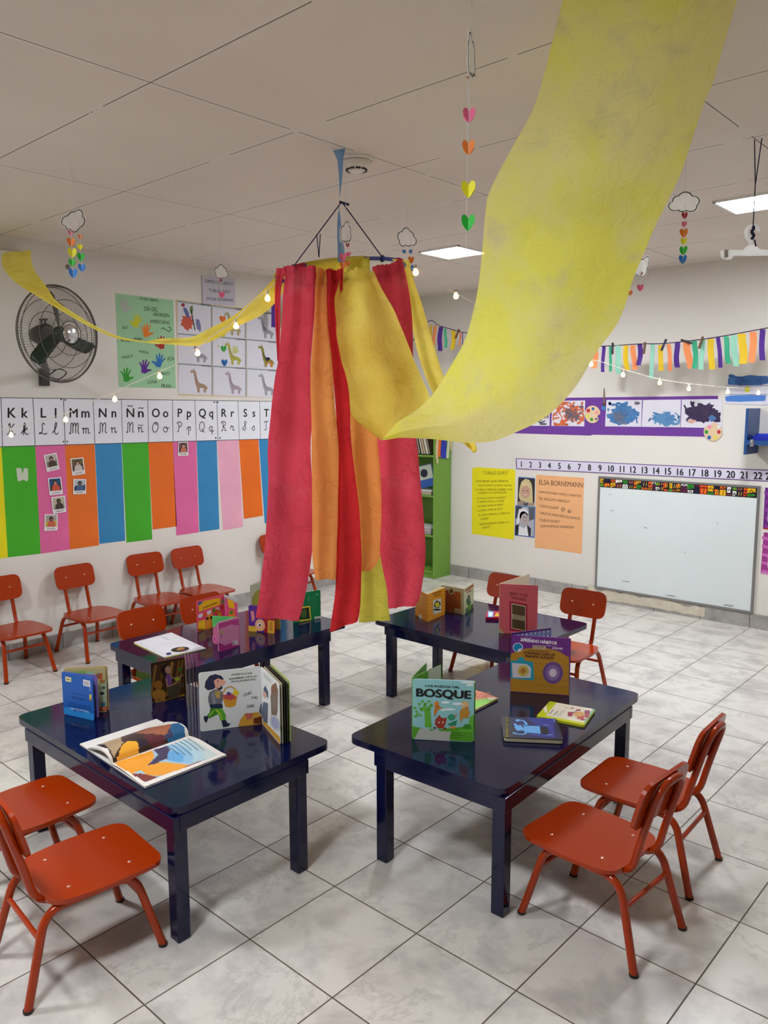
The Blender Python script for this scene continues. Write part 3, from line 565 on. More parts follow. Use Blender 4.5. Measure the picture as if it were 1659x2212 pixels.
for k, a0 in enumerate((96, -24, 216)):
    m = MB(); rows = []
    for i in range(9):
        r = .035 + .207 * i / 8; w = .022 + .012 * math.sin(min(1, i / 5) * 1.57) ; w = w if i < 8 else w * .55; a = math.radians(a0) + .12 * i / 8
        row = []
        for j in range(5):
            q = (j - 2) / 2; dirr = V3((math.cos(a), math.sin(a), 0)); per = V3((-math.sin(a), math.cos(a), 0)); x = dirr * r + per * (q * w)
            row.append(FP + FR * x.x + FU * x.y + FN * (q * .022 + .01))
        rows.append(row)
    m.grid(rows, GRN); bl_ = m.build('blade', fe); so = bl_.modifiers.new('thickness', 'SOLIDIFY'); so.thickness = .003; so.offset = 0
m = MB(); m.lathe(FP - FN * .01, [(.04, 0), (.045, .01), (.045, .03), (.03, .04)], GRN, Z=FN); m.build('hub', fe)
m = MB(); m.lathe(FP + FN * .096, [(.052, 0), (.054, .004), (.050, .010), (.03, .016), (.005, .018)], CHROME, Z=FN, n=28); m.build('centre_badge', fe)
m = MB(); m.lathe(FP - FN * .21, [(.02, 0), (.042, .006), (.055, .05), (.064, .11), (.05, .125)], MOT, Z=FN); 
for q in (-.03, .0): m.tube([FP - FN * (.14 + q) + FU * .05, FP - FN * (.14 + q) + FU * .085], .006, MOT, 8); m.tube([FP - FN * (.155 + q) + FU * .086, FP - FN * (.125 + q) + FU * .086], .006, MOT, 8)
m.build('motor', fe)
m = MB(); a_ = FP - FN * .15 - FU * .05; m.tube(bend([a_, a_ - FU * .09, V3((XL + .06, fb.y, fb.z + .03)), V3((XL + .02, fb.y, fb.z))], .03), .022, DK, 12); m.build('neck', fe)
m = MB(); m.box((XL + .02, fb.y, fb.z + .0), (.038, .06, .11), DK); m.build('wall_bracket', fe, bevel=.006)
m = MB(); m.tube(smooth_path([V3((XL + .06, fb.y, fb.z)), V3((XL + .09, fb.y + .06, fb.z + .05)), V3((XL + .08, fb.y + .12, fb.z + .03)), V3((XL + .06, fb.y + .08, fb.z - .01)), V3((XL + .05, fb.y + .02, fb.z))]), .004, DK, 6); m.build('cord', fe)

# ------------------------------------------------------------------ back wall
s = wsheet('B', .0015); s.slab([(1020, 1011), (1026, 1011), (1027, 1009), (1112, 1014), (1113, 1020), (1110, 1166), (1072, 1160), (1019, 1153)], 'eadf0c', .0008)
def Z8(x, y): return (1010 + x / 5.925, 990 + y / 5.925)
for t, a, b_, h in (('"CUELLO DURO"', (200, 205), (522, 208), 7), ('- UNA JIRAFA QUE TENIA EL', (88, 305), (528, 305), 4.4), ('CUELLO DURO LE DECIA MUCHO', (135, 358), (570, 358), 4), ('- LA ABEJA LA PINCHO CORRER Y FUE', (88, 410), (572, 412), 4), ('A AVISAR A LA TORTUGA QUE', (138, 455), (500, 448), 4), ('- LA VACA COMIO AL BURRO', (105, 525), (490, 512), 4), ('- EL BURRO COMIO A LA OVEJA', (115, 570), (470, 555), 4), ('- LA OVEJA COMIO AL PERRO', (118, 628), (460, 603), 4), ('- EL PERRO COMIO AL GATO', (120, 685), (450, 655), 4), ('- EL GATO COMIO A LA CUEVA DE', (125, 740), (540, 710), 4), ('CONEJOS', (165, 792), (268, 778), 4), ('- TODOS PUDIERON CORRER A LA', (135, 858), (540, 825), 4), ('JIRAFA', (190, 905), (285, 885), 4.5)):
    s.text(t, Z8(*a), Z8(*b_), h, '5c5a18', 2, 0)
s.build('handwritten_poster', label='bright yellow handwritten poster beside the green bookcase', cat='poster', origin=s.pt((1019, 1153)))
s = wsheet('B', .0025); q = [Z8(650, 243), Z8(862, 258), Z8(855, 610), Z8(638, 598)]; s.slab(q, '2b2a26', .0008); s.line([q[0], q[1]], .008, '3a6cb0', 2)
s.poly([Z8(642, 560), Z8(700, 530), Z8(790, 530), Z8(853, 570), Z8(853, 608), Z8(640, 596)], 'a08c7c', 1)
s.poly([Z8(690, 300), Z8(740, 262), Z8(790, 275), Z8(822, 330), Z8(832, 420), Z8(835, 560), Z8(800, 575), Z8(670, 530), Z8(655, 480), Z8(668, 380)], 'c9b98a', 2)
s.ell(*Z8(742, 425), 10.5, 15, 'c49a84', 3); s.poly([Z8(690, 390), Z8(700, 320), Z8(745, 300), Z8(790, 330), Z8(800, 400), Z8(770, 350), Z8(710, 360)], 'd6c694', 4)
for x in (718, 768): s.ell(*Z8(x, 415), 1.6, .9, '3a2c28', 5, n=8)
s.line([Z8(718, 462), Z8(742, 474), Z8(768, 460)], .004, 'e8e0dc', 5); s.poly([Z8(715, 560), Z8(745, 580), Z8(780, 560), Z8(770, 605), Z8(722, 602)], '3a4450', 4)
s.build('portrait_photo', label='upper portrait of a smiling long-haired blonde woman between the two posters', cat='photo', origin=s.pt(q[3]))
s = wsheet('B', .0020); q = [Z8(612, 600), Z8(868, 622), Z8(858, 1018), Z8(602, 988)]; s.slab(q, '3f72b4', .0008)
s.poly([Z8(622, 612), Z8(856, 632), Z8(850, 1002), Z8(610, 978)], 'a9adb8', 1); s.poly([Z8(622, 612), Z8(700, 622), Z8(640, 760), Z8(612, 780)], '3a3c44', 2); s.poly([Z8(780, 628), Z8(856, 632), Z8(853, 780), Z8(790, 800)], '565a64', 2)
s.poly([Z8(660, 650), Z8(740, 640), Z8(780, 690), Z8(770, 740), Z8(740, 700), Z8(700, 720), Z8(640, 870), Z8(628, 800)], 'dcdce0', 3); s.ell(*Z8(728, 765), 10, 15, 'b4a8a6', 3, rot=-15)
s.poly([Z8(660, 860), Z8(720, 900), Z8(760, 860), Z8(780, 995), Z8(650, 982)], 'e2e2e8', 4); s.poly([Z8(612, 860), Z8(660, 840), Z8(648, 982), Z8(610, 978)], '24242c', 4); s.poly([Z8(762, 850), Z8(812, 900), Z8(808, 998), Z8(782, 994)], '24242c', 4)
for x in (722, 752): s.ell(*Z8(x, 755), 1.6, 1.1, '3c3436', 5, n=8)
s.line([Z8(722, 795), Z8(742, 802), Z8(758, 790)], .004, '6c5854', 5)
s.build('portrait_photo', label='lower grey portrait of a white-haired woman in a blue border', cat='photo', origin=s.pt(q[3]))
s = wsheet('B', .0015); q = [Z8(880, 210), Z8(1492, 250), Z8(1460, 1222), Z8(860, 1143)]; s.slab([q[0], q[1], Z8(1478, 620), q[2], Z8(1300, 1200), Z8(1080, 1165), q[3]], 'efb27c', .0008)
for t, a, b_, h in (('ELSA BORNEMANN', (918, 335), (1475, 375), 11), ('"CANCION PARA TENER 3 CABRITOS"', (905, 440), (1462, 498), 4.6), ('"EL GRILLITO RENGO"', (912, 528), (1310, 572), 5.6), ('"CARACOLADA"', (918, 622), (1168, 655), 5.6), ('"VERSITOS PARA DESCALZARNOS"', (918, 712), (1445, 790), 5.4), ('"CUELLO DURO"', (915, 805), (1185, 830), 5.8), ('\u00bfQUE ANIMALES APARECEN?', (930, 878), (1365, 898), 5.4)):
    s.text(t, Z8(*a), Z8(*b_), h, '5a4634', 2, 0)
s.ell(*Z8(1222, 655), 4.2, 4.2, '8a6c50', 2); s.ell(*Z8(1305, 678), 4, 3.4, '8a6c50', 2); s.ell(*Z8(1222, 655), 2.2, 2.2, 'efb27c', 3); s.ell(*Z8(1308, 676), 1.8, 1.6, 'efb27c', 3)
s.build('handwritten_poster', label='peach handwritten poster left of the whiteboard', cat='poster', origin=s.pt(q[3]))
# number strip
s = wsheet('B', .0025); s.slab([(1114, 990), (1672, 1015.5), (1672, 1041), (1115, 1013)], '6c4a8a', .0008); s.poly([(1116, 991.5), (1672, 1017.5), (1672, 1039), (1117, 1011.5)], 'd8d4e6', 1)
for n_, x in enumerate([395, 442, 490, 538, 590, 640, 692, 744, 798, 855, 911, 968, 1027, 1087, 1147, 1209, 1272, 1337, 1403, 1468, 1535, 1607, 1668]):
    X = 960 + x / 2.373; Y = 960 + (115 + (x - 395) * .0527) / 2.373; h = 11.5 + (x - 395) * .0028; w = (5.2 if n_ < 9 else 10) + (x - 395) * .0042 * (1 if n_ < 9 else 1.7)
    if n_ == 0: w = 3.2
    s.text(str(n_ + 1), (X - 8, Y), (X + 8, Y + .4), h * 1.08, '1c1c22', 2, .035, 0, .84)
s.build('number_strip', label='long lilac strip with the numbers above the whiteboard', cat='number strip', origin=s.pt((1115, 1013)))
# whiteboard
q = [(1293, 1030), (1643, 1047), (1628, 1324), (1289, 1270)]
P = [hit((0, YB, 0), BN, *a) for a in q]; x0 = (P[0].x + P[3].x) / 2; x1 = (P[1].x + P[2].x) / 2; z1 = (P[0].z + P[1].z) / 2; z0 = (P[2].z + P[3].z) / 2
print('whiteboard', x0, x1, z0, z1)
e = empty('whiteboard', ((x0 + x1) / 2, YB, z0), 'large whiteboard with grey frame low on the back wall', 'whiteboard')
m = MB(); m.box(((x0 + x1) / 2, YB - .008, (z0 + z1) / 2), (x1 - x0 - .02, .014, z1 - z0 - .02), mat('dfe8e8', .28, .02)); m.build('board', e)
m = MB(); AL = mat('8d8d8c', .35, .05, 0, 30, .6)
for cx, cz, sx, sz in (((x0 + x1) / 2, z1 - .008, x1 - x0, .016), ((x0 + x1) / 2, z0 + .008, x1 - x0, .016), (x0 + .008, (z0 + z1) / 2, .016, z1 - z0 - .032), (x1 - .008, (z0 + z1) / 2, .016, z1 - z0 - .032)): m.box((cx, YB - .011, cz), (sx, .022, sz), AL)
m.build('frame', e, bevel=.002)
s = Sheet((0, YB - .016, 0), BN, GLOSS)
ys = z1 - .018; ye = z1 - .088; pc = ['2d8a2a', 'e8691c', 'e8b018', '5c1c44', 'e6e6e6', '1c1c3c', 'd8431a']
xa = x0 + .02; rd = random.Random(4)
s.add([V3((x0 + .018, YB - .0165, ye)), V3((x1 - .018, YB - .0165, ye)), V3((x1 - .018, YB - .0165, ys)), V3((x0 + .018, YB - .0165, ys))], [(0, 1, 2, 3)], GLOSS('17131c'))
k = 0
while xa < x1 - .06:
    w = rd.uniform(.028, .055)
    a, b2, c2 = rd.uniform(-.01, .01), rd.uniform(.3, .7), rd.uniform(-.012, .012); zm = ye + (ys - ye) * b2; g = .003
    for (za, zb, cc) in ((ye + g, zm - g, pc[k % 7]), (zm + g, ys - g, pc[(k * 3 + 2) % 7])):
        pl = [(xa + g + (a if za > ye + .01 else 0), za), (xa + w - g + (c2 if za > ye + .01 else 0), za + (.01 if rd.random() < .5 else 0)), (xa + w - g + c2 * .5, zb), (xa + g + a * .5, zb)]
        s.add([V3((x, YB - .017, z)) for x, z in pl], [(0, 1, 2, 3)], GLOSS(cc))
        if rd.random() < .5:
            for t in range(3): s.add([V3((xa + w * .25 + t * w * .2, YB - .0174, za + .006)), V3((xa + w * .25 + t * w * .2 + .004, YB - .0174, za + .006)), V3((xa + w * .35 + t * w * .2 + .004, YB - .0174, zb - .006)), V3((xa + w * .35 + t * w * .2, YB - .0174, zb - .006))], [(0, 1, 2, 3)], GLOSS('2a2016' if t % 2 else 'e8c020'))
        else:
            for t in range(3):
                cx, cz = xa + w * (.3 + .2 * t), (za + zb) / 2 + (t % 2) * .008 - .004
                s.add([V3((cx + .005 * math.cos(u), YB - .0174, cz + .005 * math.sin(u))) for u in [i * .7 for i in range(9)]], [tuple(range(9))], GLOSS('1d4a1c' if cc == pc[0] else '201820'))
    xa += w; k += 1
s.build('patterned_border', e)
s = Sheet((0, YB - .0155, 0), BN)
for x, y, rx, ry in ((1352, 1256, 9, 1.2), (1450, 1287, 12, 1.6), (1575, 1308, 11, 2), (1318, 1068, 3, .7), (1322, 1103, 4, 1), (1395, 1140, 3, 1.5), (1480, 1193, 2, 1), (1550, 1130, 2, 1)): s.ell(x, y, rx, ry, 'a4acb0', 1, jag=.4, rot=8)
s.build('marker_smudges', e)
# crumbled plaster where the skirting tiles are missing
b = MB(); pa = onz(.02, 1330, 1301); pb = onz(.02, 1560, 1335); rd = random.Random(2); xs = [-1.30 + i * (.97 / 24) for i in range(25)]
b.add([V3((x, YB - .0135, .095 + rd.uniform(-.02, .03))) for x in xs] + [V3((x, YB - .0145, .012 + rd.uniform(0, .015))) for x in xs], [(i, i + 1, 26 + i, 25 + i) for i in range(24)], mat('cfc7b4', .9, .25, 1.0, 14.))
b.build('trim_1', kind='structure', origin=(0, 0, 0))
# paintings on the purple backing
s = wsheet('B', .0012); s.slab([(1090, 866), (1204, 859.5), (1551, 855), (1551, 862), (1548, 943), (1523, 943.5), (1280, 939), (1275, 941), (1085, 935)], '6c3796', .0008); s.line([(1275, 862), (1275, 940)], .004, '5c2c84', 1)
s.build('paper_backing', label='purple paper backing behind the row of paintings on the back wall', cat='paper', origin=s.pt((1085, 935)))
def Z6(x, y): return (880 + x / 2.1297, 660 + y / 2.1297)
pn = [([(1060, 868), (1188, 864), (1187, 920), (1056, 919)], 'leftmost painting, black and grey dabs beside the yellow cloth'), ([(1193, 866), (1264, 865), (1262, 921), (1191, 920)], 'painting with orange and brown dabs on white paper'), ([(1310, 864), (1387, 864), (1385, 922), (1307, 921)], 'painting with a blue and grey cloud filling the sheet'), ([(1389, 864), (1471, 863), (1469, 923), (1386, 922)], 'painting with a pale blue blot low on the sheet'), ([(1473, 863), (1561, 862), (1560, 925), (1470, 923)], 'painting with a large dark purple blot')]
for i, (q, lab) in enumerate(pn):
    s = wsheet('B', .003); s.slab(q, 'dcdae4', .0006); x0_, y0_, x1_, y1_ = q[3][0] + 4, q[0][1] + 4, q[1][0] - 4, q[2][1] - 4; cx, cy = (x0_ + x1_) / 2, (y0_ + y1_) / 2
    if i == 0: s.scribble(x0_, y0_ + 10, x1_, y1_, '26263c', 26, 3, .012); s.scribble(x0_, y0_ + 20, x1_, y1_, 'b0606a', 8, 5, .006)
    if i == 1:
        s.scribble(x0_, y0_, x1_, y1_, 'd4683c', 38, 4, .016); s.ell(cx + 8, cy, 14, 16, '8a6056', 5, jag=.35, n=28); s.scribble(cx - 5, cy - 15, x1_, cy + 12, '5a5872', 10, 9, .012, 6); s.scribble(x0_, y0_, x1_, y1_, 'd4683c', 10, 8, .014, 7)
    if i == 2:
        s.ell(cx, cy + 2, 31, 22, '4b7cae', 1, jag=.22, n=40); s.scribble(x0_ + 3, y0_ + 3, x1_ - 4, y1_ - 4, '3f74ac', 26, 6, .02, 2); s.ell(cx - 8, cy + 8, 13, 11, '5c6880', 4, jag=.35, n=24); s.ell(x1_ - 6, y0_ + 3, 6, 4, '6a6a74', 4, jag=.3); s.scribble(cx - 20, cy - 5, cx + 5, y1_, '707488', 8, 2, .01, 5)
    if i == 3: s.ell(cx + 8, cy + 10, 26, 13, '4f82b4', 1, jag=.3, n=36, rot=8); s.scribble(cx - 18, cy - 3, x1_, y1_, '5a8cba', 20, 12, .014, 2); s.ell(cx - 25, cy + 13, 2, 5, '3f5f8a', 2, rot=35)
    if i == 4: s.ell(cx + 2, cy - 2, 33, 20, '3a2a4c', 1, jag=.22, n=36, rot=-8); s.scribble(x0_ + 4, y0_ + 2, x1_ - 3, y1_ - 12, '32244a', 26, 14, .018, 2); s.ell(cx - 22, cy + 16, 9, 4, 'd8a898', 5, jag=.3); s.ell(cx + 24, cy + 10, 9, 6, '4a74a8', 4, jag=.3)
    s.build('painting', label=lab, cat='painting', group='paintings on the purple backing', origin=s.pt(q[3]))
def palette(cx, cy, sx, sy, notch, dots, lab):
    s = wsheet('B', .006); P = []
    for i in range(30):
        a = 2 * math.pi * i / 30; k = 1 - .42 * math.exp(-((a - notch + math.pi) % (2 * math.pi) - math.pi) ** 2 / .05); P.append((cx + math.cos(a) * sx * k, cy - math.sin(a) * sy * k))
    s.slab(P, 'e2c6a0', .002)
    for dx, dy, r, c in dots: s.ell(cx + dx, cy + dy, r, r * 1.05, c, 1, n=14)
    s.build('paper_palette', label=lab, cat='paper cutout', group='paper palettes on the back wall', origin=s.pt((cx, cy + sy)))
palette(1280, 895, 17, 19, -.3, [(-9, -8, 4, 'b8262c'), (1, -12, 3.2, '2c62a8'), (9, -4, 4, 'ee9a9c'), (-10, 4, 3.2, 'e6dc2c'), (-2, 11, 3.6, '3a9a34'), (8, 10, 2.6, '6c4a8a')], 'round paper palette between the orange and blue paintings')
palette(1540, 933, 20, 20, 2.0, [(-7, -11, 4.4, 'ee8fae'), (12, -11, 3.2, 'e8e6ea'), (-14, 0, 4.2, '3a9a34'), (13, 0, 4, 'b8262c'), (-8, 12, 4.2, '2c62a8'), (5, 12, 3.4, 'e6dc2c')], 'paper palette at the right end of the purple backing')
s = wsheet('B', .006); s.slab([(1304, 839), (1305.5, 839), (1307, 871), (1302.5, 871)], '7a6450', .002); s.poly([(1302, 871), (1307.5, 871), (1308, 877), (1301, 877)], '4a3a30', 1); s.poly([(1300, 877), (1308, 877), (1307.5, 886), (1303, 887), (1299.5, 882)], '3a7ab8', 1)
s.build('paper_brush', label='brown paper paintbrush with blue tip above the purple backing', cat='paper cutout', origin=s.pt((1304, 887)))
s = wsheet('B', .004); s.slab([(1571, 812), (1664, 812), (1664, 868), (1655, 875), (1600, 873), (1566, 872)], 'dcdce8', .0006)
s.poly([(1572, 818), (1585, 811), (1600, 814), (1620, 810), (1640, 812), (1658, 812), (1663, 828), (1640, 832), (1600, 832), (1574, 831)], '3a6aa6', 2); s.poly([(1566, 857), (1580, 854), (1620, 853), (1655, 854), (1653, 866), (1600, 868), (1568, 867)], '4a80cc', 2); s.scribble(1574, 812, 1660, 830, '325c96', 14, 4, .016, 3)
s.line([(1569, 833), (1664, 833)], .003, '50506a', 2); s.line([(1567, 852), (1664, 852)], .003, '50506a', 2); s.ell(1614.5, 841, 6, 6, 'e0dc20', 2, jag=.08)
s.build('flag_painting', label='blue and white striped painting with a yellow sun at the right edge', cat='painting', origin=s.pt((1566, 872)))
for q, lab, i in (([(1653, 1053), (1690, 1056), (1688, 1146), (1648, 1141)], 'upper purple ray-patterned sheet cut by the right edge', 0), ([(1650, 1150), (1690, 1152), (1688, 1246), (1643, 1237)], 'lower magenta ray-patterned sheet cut by the right edge', 1)):
    s = wsheet('B', .0015, GLOSS); s.slab(q, ('6a2a80', 'a03a8c')[i], .0008)
    for k in range(5): y = q[0][1] + 8 + k * 18; s.poly([(q[3][0] + 3, y), (q[3][0] + 3, y + 6), (1672, y + 14), (1672, y + 6)], ('8a3a9c', 'c86ab4')[i], 1)
    s.poly([(1660, q[0][1] + 25), (1690, q[0][1] + 14), (1690, q[2][1] - 14), (1658, q[2][1] - 20)], 'dcd8e6', 2); s.line([q[3], q[2]], .01, ('b02a3c', 'd890c8')[i], 2)
    s.build('patterned_sheet', label=lab, cat='poster', group='ray-patterned sheets by the whiteboard', origin=s.pt(q[3]))
# blue wall shelf at the right edge
BLU = mat('1c4c86', .35); px = hit((0, YB, 0), BN, 1640, 930).x
D = .02
while D < .6 and proj((px, YB - D, 1.55))[0] > 1617: D += .005
zt = hit((px, 0, 0), V3((1, 0, 0)), 1628, 882).z; zb = hit((px, 0, 0), V3((1, 0, 0)), 1628, 980).z; zs = hit((px, YB - D, 0), BN, 1636, 957).z
print('shelf', px, D, zt, zb, zs)
e = empty('wall_shelf', (px + .25, YB, zb), 'blue wooden wall shelf at the right edge of the photo', 'shelf')
m = MB(); m.box((px - .009, YB - D / 2, (zt + zb) / 2), (.018, D, zt - zb), BLU); m.build('side_panel', e, bevel=.002)
m = MB(); m.box((px + .509, YB - D / 2, (zt + zb) / 2), (.018, D, zt - zb), BLU); m.build('side_panel', e, bevel=.002)
m = MB(); m.box((px + .25, YB - D / 2, zs), (.4995, D, .03), BLU); m.build('shelf_board', e, bevel=.002)
m = MB(); m.box((px + .035, YB - D - .003, zs), (.022, .005, .05), CHROME); m.lathe((px + .035, YB - D - .005, zs + .01), [(.007, 0), (.007, .008), (.002, .009)], CHROME, Z=V3((0, -1, 0)), n=10); m.build('latch', e)
m = MB(); P = fillet([V3((px + .01, YB - D * .85, zs + .0155)), V3((px + .20, YB - D * .85, zs + .0155)), V3((px + .20, YB - D * .2, zs + .0155)), V3((px + .01, YB - D * .2, zs + .0155))], .03)
m.prism(P, (0, 0, 1), .03, GLOSS('1a2aa0')); m.prism([p + V3((0, 0, .03)) for p in fillet([V3((px + .03, YB - D * .75, zs + .0155)), V3((px + .17, YB - D * .75, zs + .0155)), V3((px + .17, YB - D * .3, zs + .0155)), V3((px + .03, YB - D * .3, zs + .0155))], .03)], (0, 0, 1), .015, GLOSS('2438c0'))
m.build('plastic_case', label='shiny blue plastic case lying on the blue wall shelf', cat='case')

# ------------------------------------------------------------------ green bookcase
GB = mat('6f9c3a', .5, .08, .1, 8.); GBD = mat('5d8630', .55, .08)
bx0, bx1, by0 = -3.255, -2.745, 3.972; ZT = 1.53
e = empty('bookcase', ((bx0 + bx1) / 2, (by0 + YB) / 2, 0), 'tall green open bookcase in the corner behind the cloth strips', 'bookcase')
yb2 = YB - .014
for x in (bx0 + .009, bx1 - .009): m = MB(); m.box((x, (by0 + yb2) / 2, ZT / 2), (.018, yb2 - by0, ZT), GB); m.build('side_panel', e, bevel=.002)
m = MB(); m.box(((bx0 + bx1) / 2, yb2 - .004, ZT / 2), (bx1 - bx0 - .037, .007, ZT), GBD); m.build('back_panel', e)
for z in (.06, .40, .775, 1.147, ZT - .01): m = MB(); m.box(((bx0 + bx1) / 2, (by0 + yb2 - .009) / 2, z), (bx1 - bx0 - .037, yb2 - by0 - .009, .018), GB); m.build('shelf_board', e, bevel=.002)
m = MB(); m.box(((bx0 + bx1) / 2, by0 + .02, .026), (bx1 - bx0 - .037, .015, .05), GB); m.build('plinth', e)
def slabbook(c, size, rot, colr, name, lab, group, axis='Y', pages='d8d2c0'):
    m = MB(); R = mathutils.Matrix.Rotation(math.radians(rot), 3, axis); X, Y, Z = R @ V3((1, 0, 0)), R @ V3((0, 1, 0)), R @ V3((0, 0, 1)); c = V3(c)
    t = min(size); k = size.index(t); ax = (X, Y, Z)[k]
    sz = list(size); sz[k] = t * .15
    ee = empty(name, c, lab, 'book', group)
    for sg in (-1, 1): q = MB(); q.box(c + ax * (sg * t * .425), sz, GLOSS(colr), X, Y, Z); q.build('cover', ee)
    sz2 = [a - .006 for a in size]; sz2[k] = t * .69; q = MB(); q.box(c, sz2, mat(pages, .8), X, Y, Z); q.build('pages', ee)
    return ee
hues = ['8a7c98', '2c2a30', 'b8a888', '3a2c2a', 'c8c0a8', '8a6a48', 'd8d4c8', '40342c']
hn = ['lilac', 'black', 'tan', 'dark brown', 'cream', 'brown', 'white', 'near-black']
for i in range(8):
    t = .012 + .004 * (i % 3); x = bx1 - .095 - i * .030
    slabbook((x, by0 + .10, 1.157 + .096), (t, .17, .185), -16, hues[::-1][i], 'picture_book', '%s spined book leaning on the upper shelf of the green bookcase' % hn[::-1][i], 'leaning books on the upper shelf')
for z, n_, c in ((.785, 3, ['c8c8c8', '8a2c2c', 'e0e0e4']), (.41, 5, ['a8b0c0', '6c4a6a', 'c8c8d0', '4c5a78', 'd8d8dc'])):
    for i in range(n_):
        slabbook((bx1 - .17 + .008 * (i % 2), by0 + .11, z + .009 + i * .0135), (.22, .18, .012), 0, c[i], 'magazine', ('%s magazine from the bottom of the flat pile on the %s bookcase shelf' % (['lowest', 'second', 'third', 'fourth', 'fifth'][i], 'middle' if z > .5 else 'lower')), 'flat magazines in the bookcase')
# picture book leaning in the middle shelf
be = slabbook((bx1 - .155, by0 + .075, .825 + .13), (.17, .012, .21), -14, '2c5aa8', 'picture_book', 'blue and white picture book leaning in the middle of the green bookcase', 'leaning books on the middle shelf')
R = mathutils.Matrix.Rotation(math.radians(-14), 3, 'Y'); s = MB(); c0 = V3((bx1 - .155, by0 + .0685, .955)); X, Z = R @ V3((1, 0, 0)), R @ V3((0, 0, 1))
s.add([c0 + X * a + Z * b_ for a, b_ in ((-.08, -.03), (.08, -.03), (.08, .1), (-.08, .1))], [(0, 1, 2, 3)], PAPER('b9c0b0')); s.add([c0 - V3((0, .0005, 0)) + X * (math.cos(u) * .045 - .02) + Z * (math.sin(u) * .04 + .03) for u in [i * .45 for i in range(14)]], [tuple(range(14))], PAPER('20243a'))
s.build('cover_picture', be)
# paper ribbons hanging at the bookcase side
rb = empty('ribbon_bunch', (bx1 + .02, by0 + .1, 1.2), 'bunch of coloured ribbons hanging at the side of the green bookcase', 'ribbons')
for x0_, x1_, yb_, c in ((942, 947, 1001, 'cdb48c'), (947.5, 952.5, 987, 'd8641c'), (953.5, 964, 990, '2430a8'), (965, 970, 990, 'c4cfae'), (973, 976, 974, 'c8b878'), (981, 986, 972, 'b01c24')):
    P0 = V3((bx1 + .012, 0, 0)); m = MB(); rows = []
    for i in range(8):
        y = 905 + (yb_ - 905) * i / 7; wv = .8 * math.sin(i * 1.1 + x0_)
        rows.append([hit(P0, V3((1, 0, 0)), x + wv, y) + V3((.004 * math.sin(i + x), 0, 0)) for x in (x0_, (x0_ + x1_) / 2, x1_)])
    m.grid(rows, CREPE(c)); m.build('ribbon', rb)

# ------------------------------------------------------------------ hoop with hanging cloth
RC = V3((-.593, .645, 2.165)); TC = V3((CAM.x - RC.x, CAM.y - RC.y, 0)).normalized(); LT = V3((-TC.y, TC.x, 0)); RAD = .262
def rp(ang, r=RAD, z=0): return RC + LT * (math.cos(ang) * r) + TC * (math.sin(ang) * r) + V3((0, 0, z - .085 * math.sin(ang) + .026 * math.cos(ang)))   # ang 90 = towards camera
he = empty('hanging_hoop', (RC.x, RC.y, ZC), 'blue hoop hung from the ceiling by a pale blue ribbon, holding the cloth strips', 'hoop')
HB = mat('24408c', .35)
m = MB(); m.tube([rp(2 * math.pi * i / 64) for i in range(64)], .0085, HB, 10, closed=True); m.build('hoop', he)
knot = V3((RC.x + .01, RC.y, 2.432)); CORD = mat('1c2148', .7)
m = MB(); rows = []
for i in range(40):
    z = ZC - .001 - i / 39 * (ZC - RC.z - .03); tw = .6 + 2.6 * i / 39; w = .016 if i > 3 else .03 - .004 * i
    c_ = V3((RC.x + .006 * math.sin(i * .2), RC.y, z)); d_ = (LT * math.cos(tw * .9) + TC * math.sin(tw * .9)) * w * (.45 if 16 < i < 22 else 1); rows.append([c_ - d_, c_, c_ + d_])
m.grid(rows, cloth('6f9ac8', '86aad2', .3, .1)); m.build('ribbon', he)
for a, lab in ((-141, 1), (-46, 1)):
    p = rp(math.radians(a)); m = MB(); m.tube([knot, p + V3((0, 0, .005))], .0026, CORD, 6); 
    m.tube([p + (V3((0, 0, .012)) * math.cos(t)) + ((p - RC).normalized() * .012) * math.sin(t) for t in [i * .63 for i in range(11)]], .004, CORD, 6)
    if lab or True: m.build('cord', he)
m = MB(); m.tube([knot - LT * .01, knot + LT * .03 + V3((0, 0, -.012))], .005, CORD, 8); m.build('knot', he)
p = hit(RC - TC * .22, TC, 689, 556); m = MB(); 
for q in (684, 692): m.tube([p, hit(RC - TC * .22, TC, q, 506)], .0022, CORD, 5)
m.build('cord_loop', he)
YEL, YE2 = 'f2ea3a', 'd8cf52'; RED, RE2 = 'c43444', 'b02c3c'; ORG, OR2 = 'f29a4c', 'e08a48'
CY = cloth('fffc74', 'fbf4a4', .5, .04, 2.6, 'dcd4b4', .06); CYD = cloth('fff278', 'f0da5c', .5, .08, 3.0, 'd8be6c', .12); CR = cloth('ea5266', 'd64658', .42, .06, 2.2, 'f07080'); CR2 = cloth('e43c40', 'd23238', .42, .04); CO = cloth('ffb468', 'f8a05c', .5, .07)
def resample(P, n):
    d = [0]
    for i in range(1, len(P)): d.append(d[-1] + math.hypot(P[i][0] - P[i - 1][0], P[i][1] - P[i - 1][1]))
    out = []
    for k in range(n):
        t = d[-1] * k / (n - 1); i = 1
        while i < len(d) - 1 and d[i] < t: i += 1
        u = (t - d[i - 1]) / max(1e-9, d[i] - d[i - 1]); out.append((P[i - 1][0] * (1 - u) + P[i][0] * u, P[i - 1][1] * (1 - u) + P[i][1] * u))
    return out
def rough_curve(P, n): q = smooth_path([V3((x, y, 0)) for x, y in P], 6); return resample([(p.x, p.y) for p in q], n)
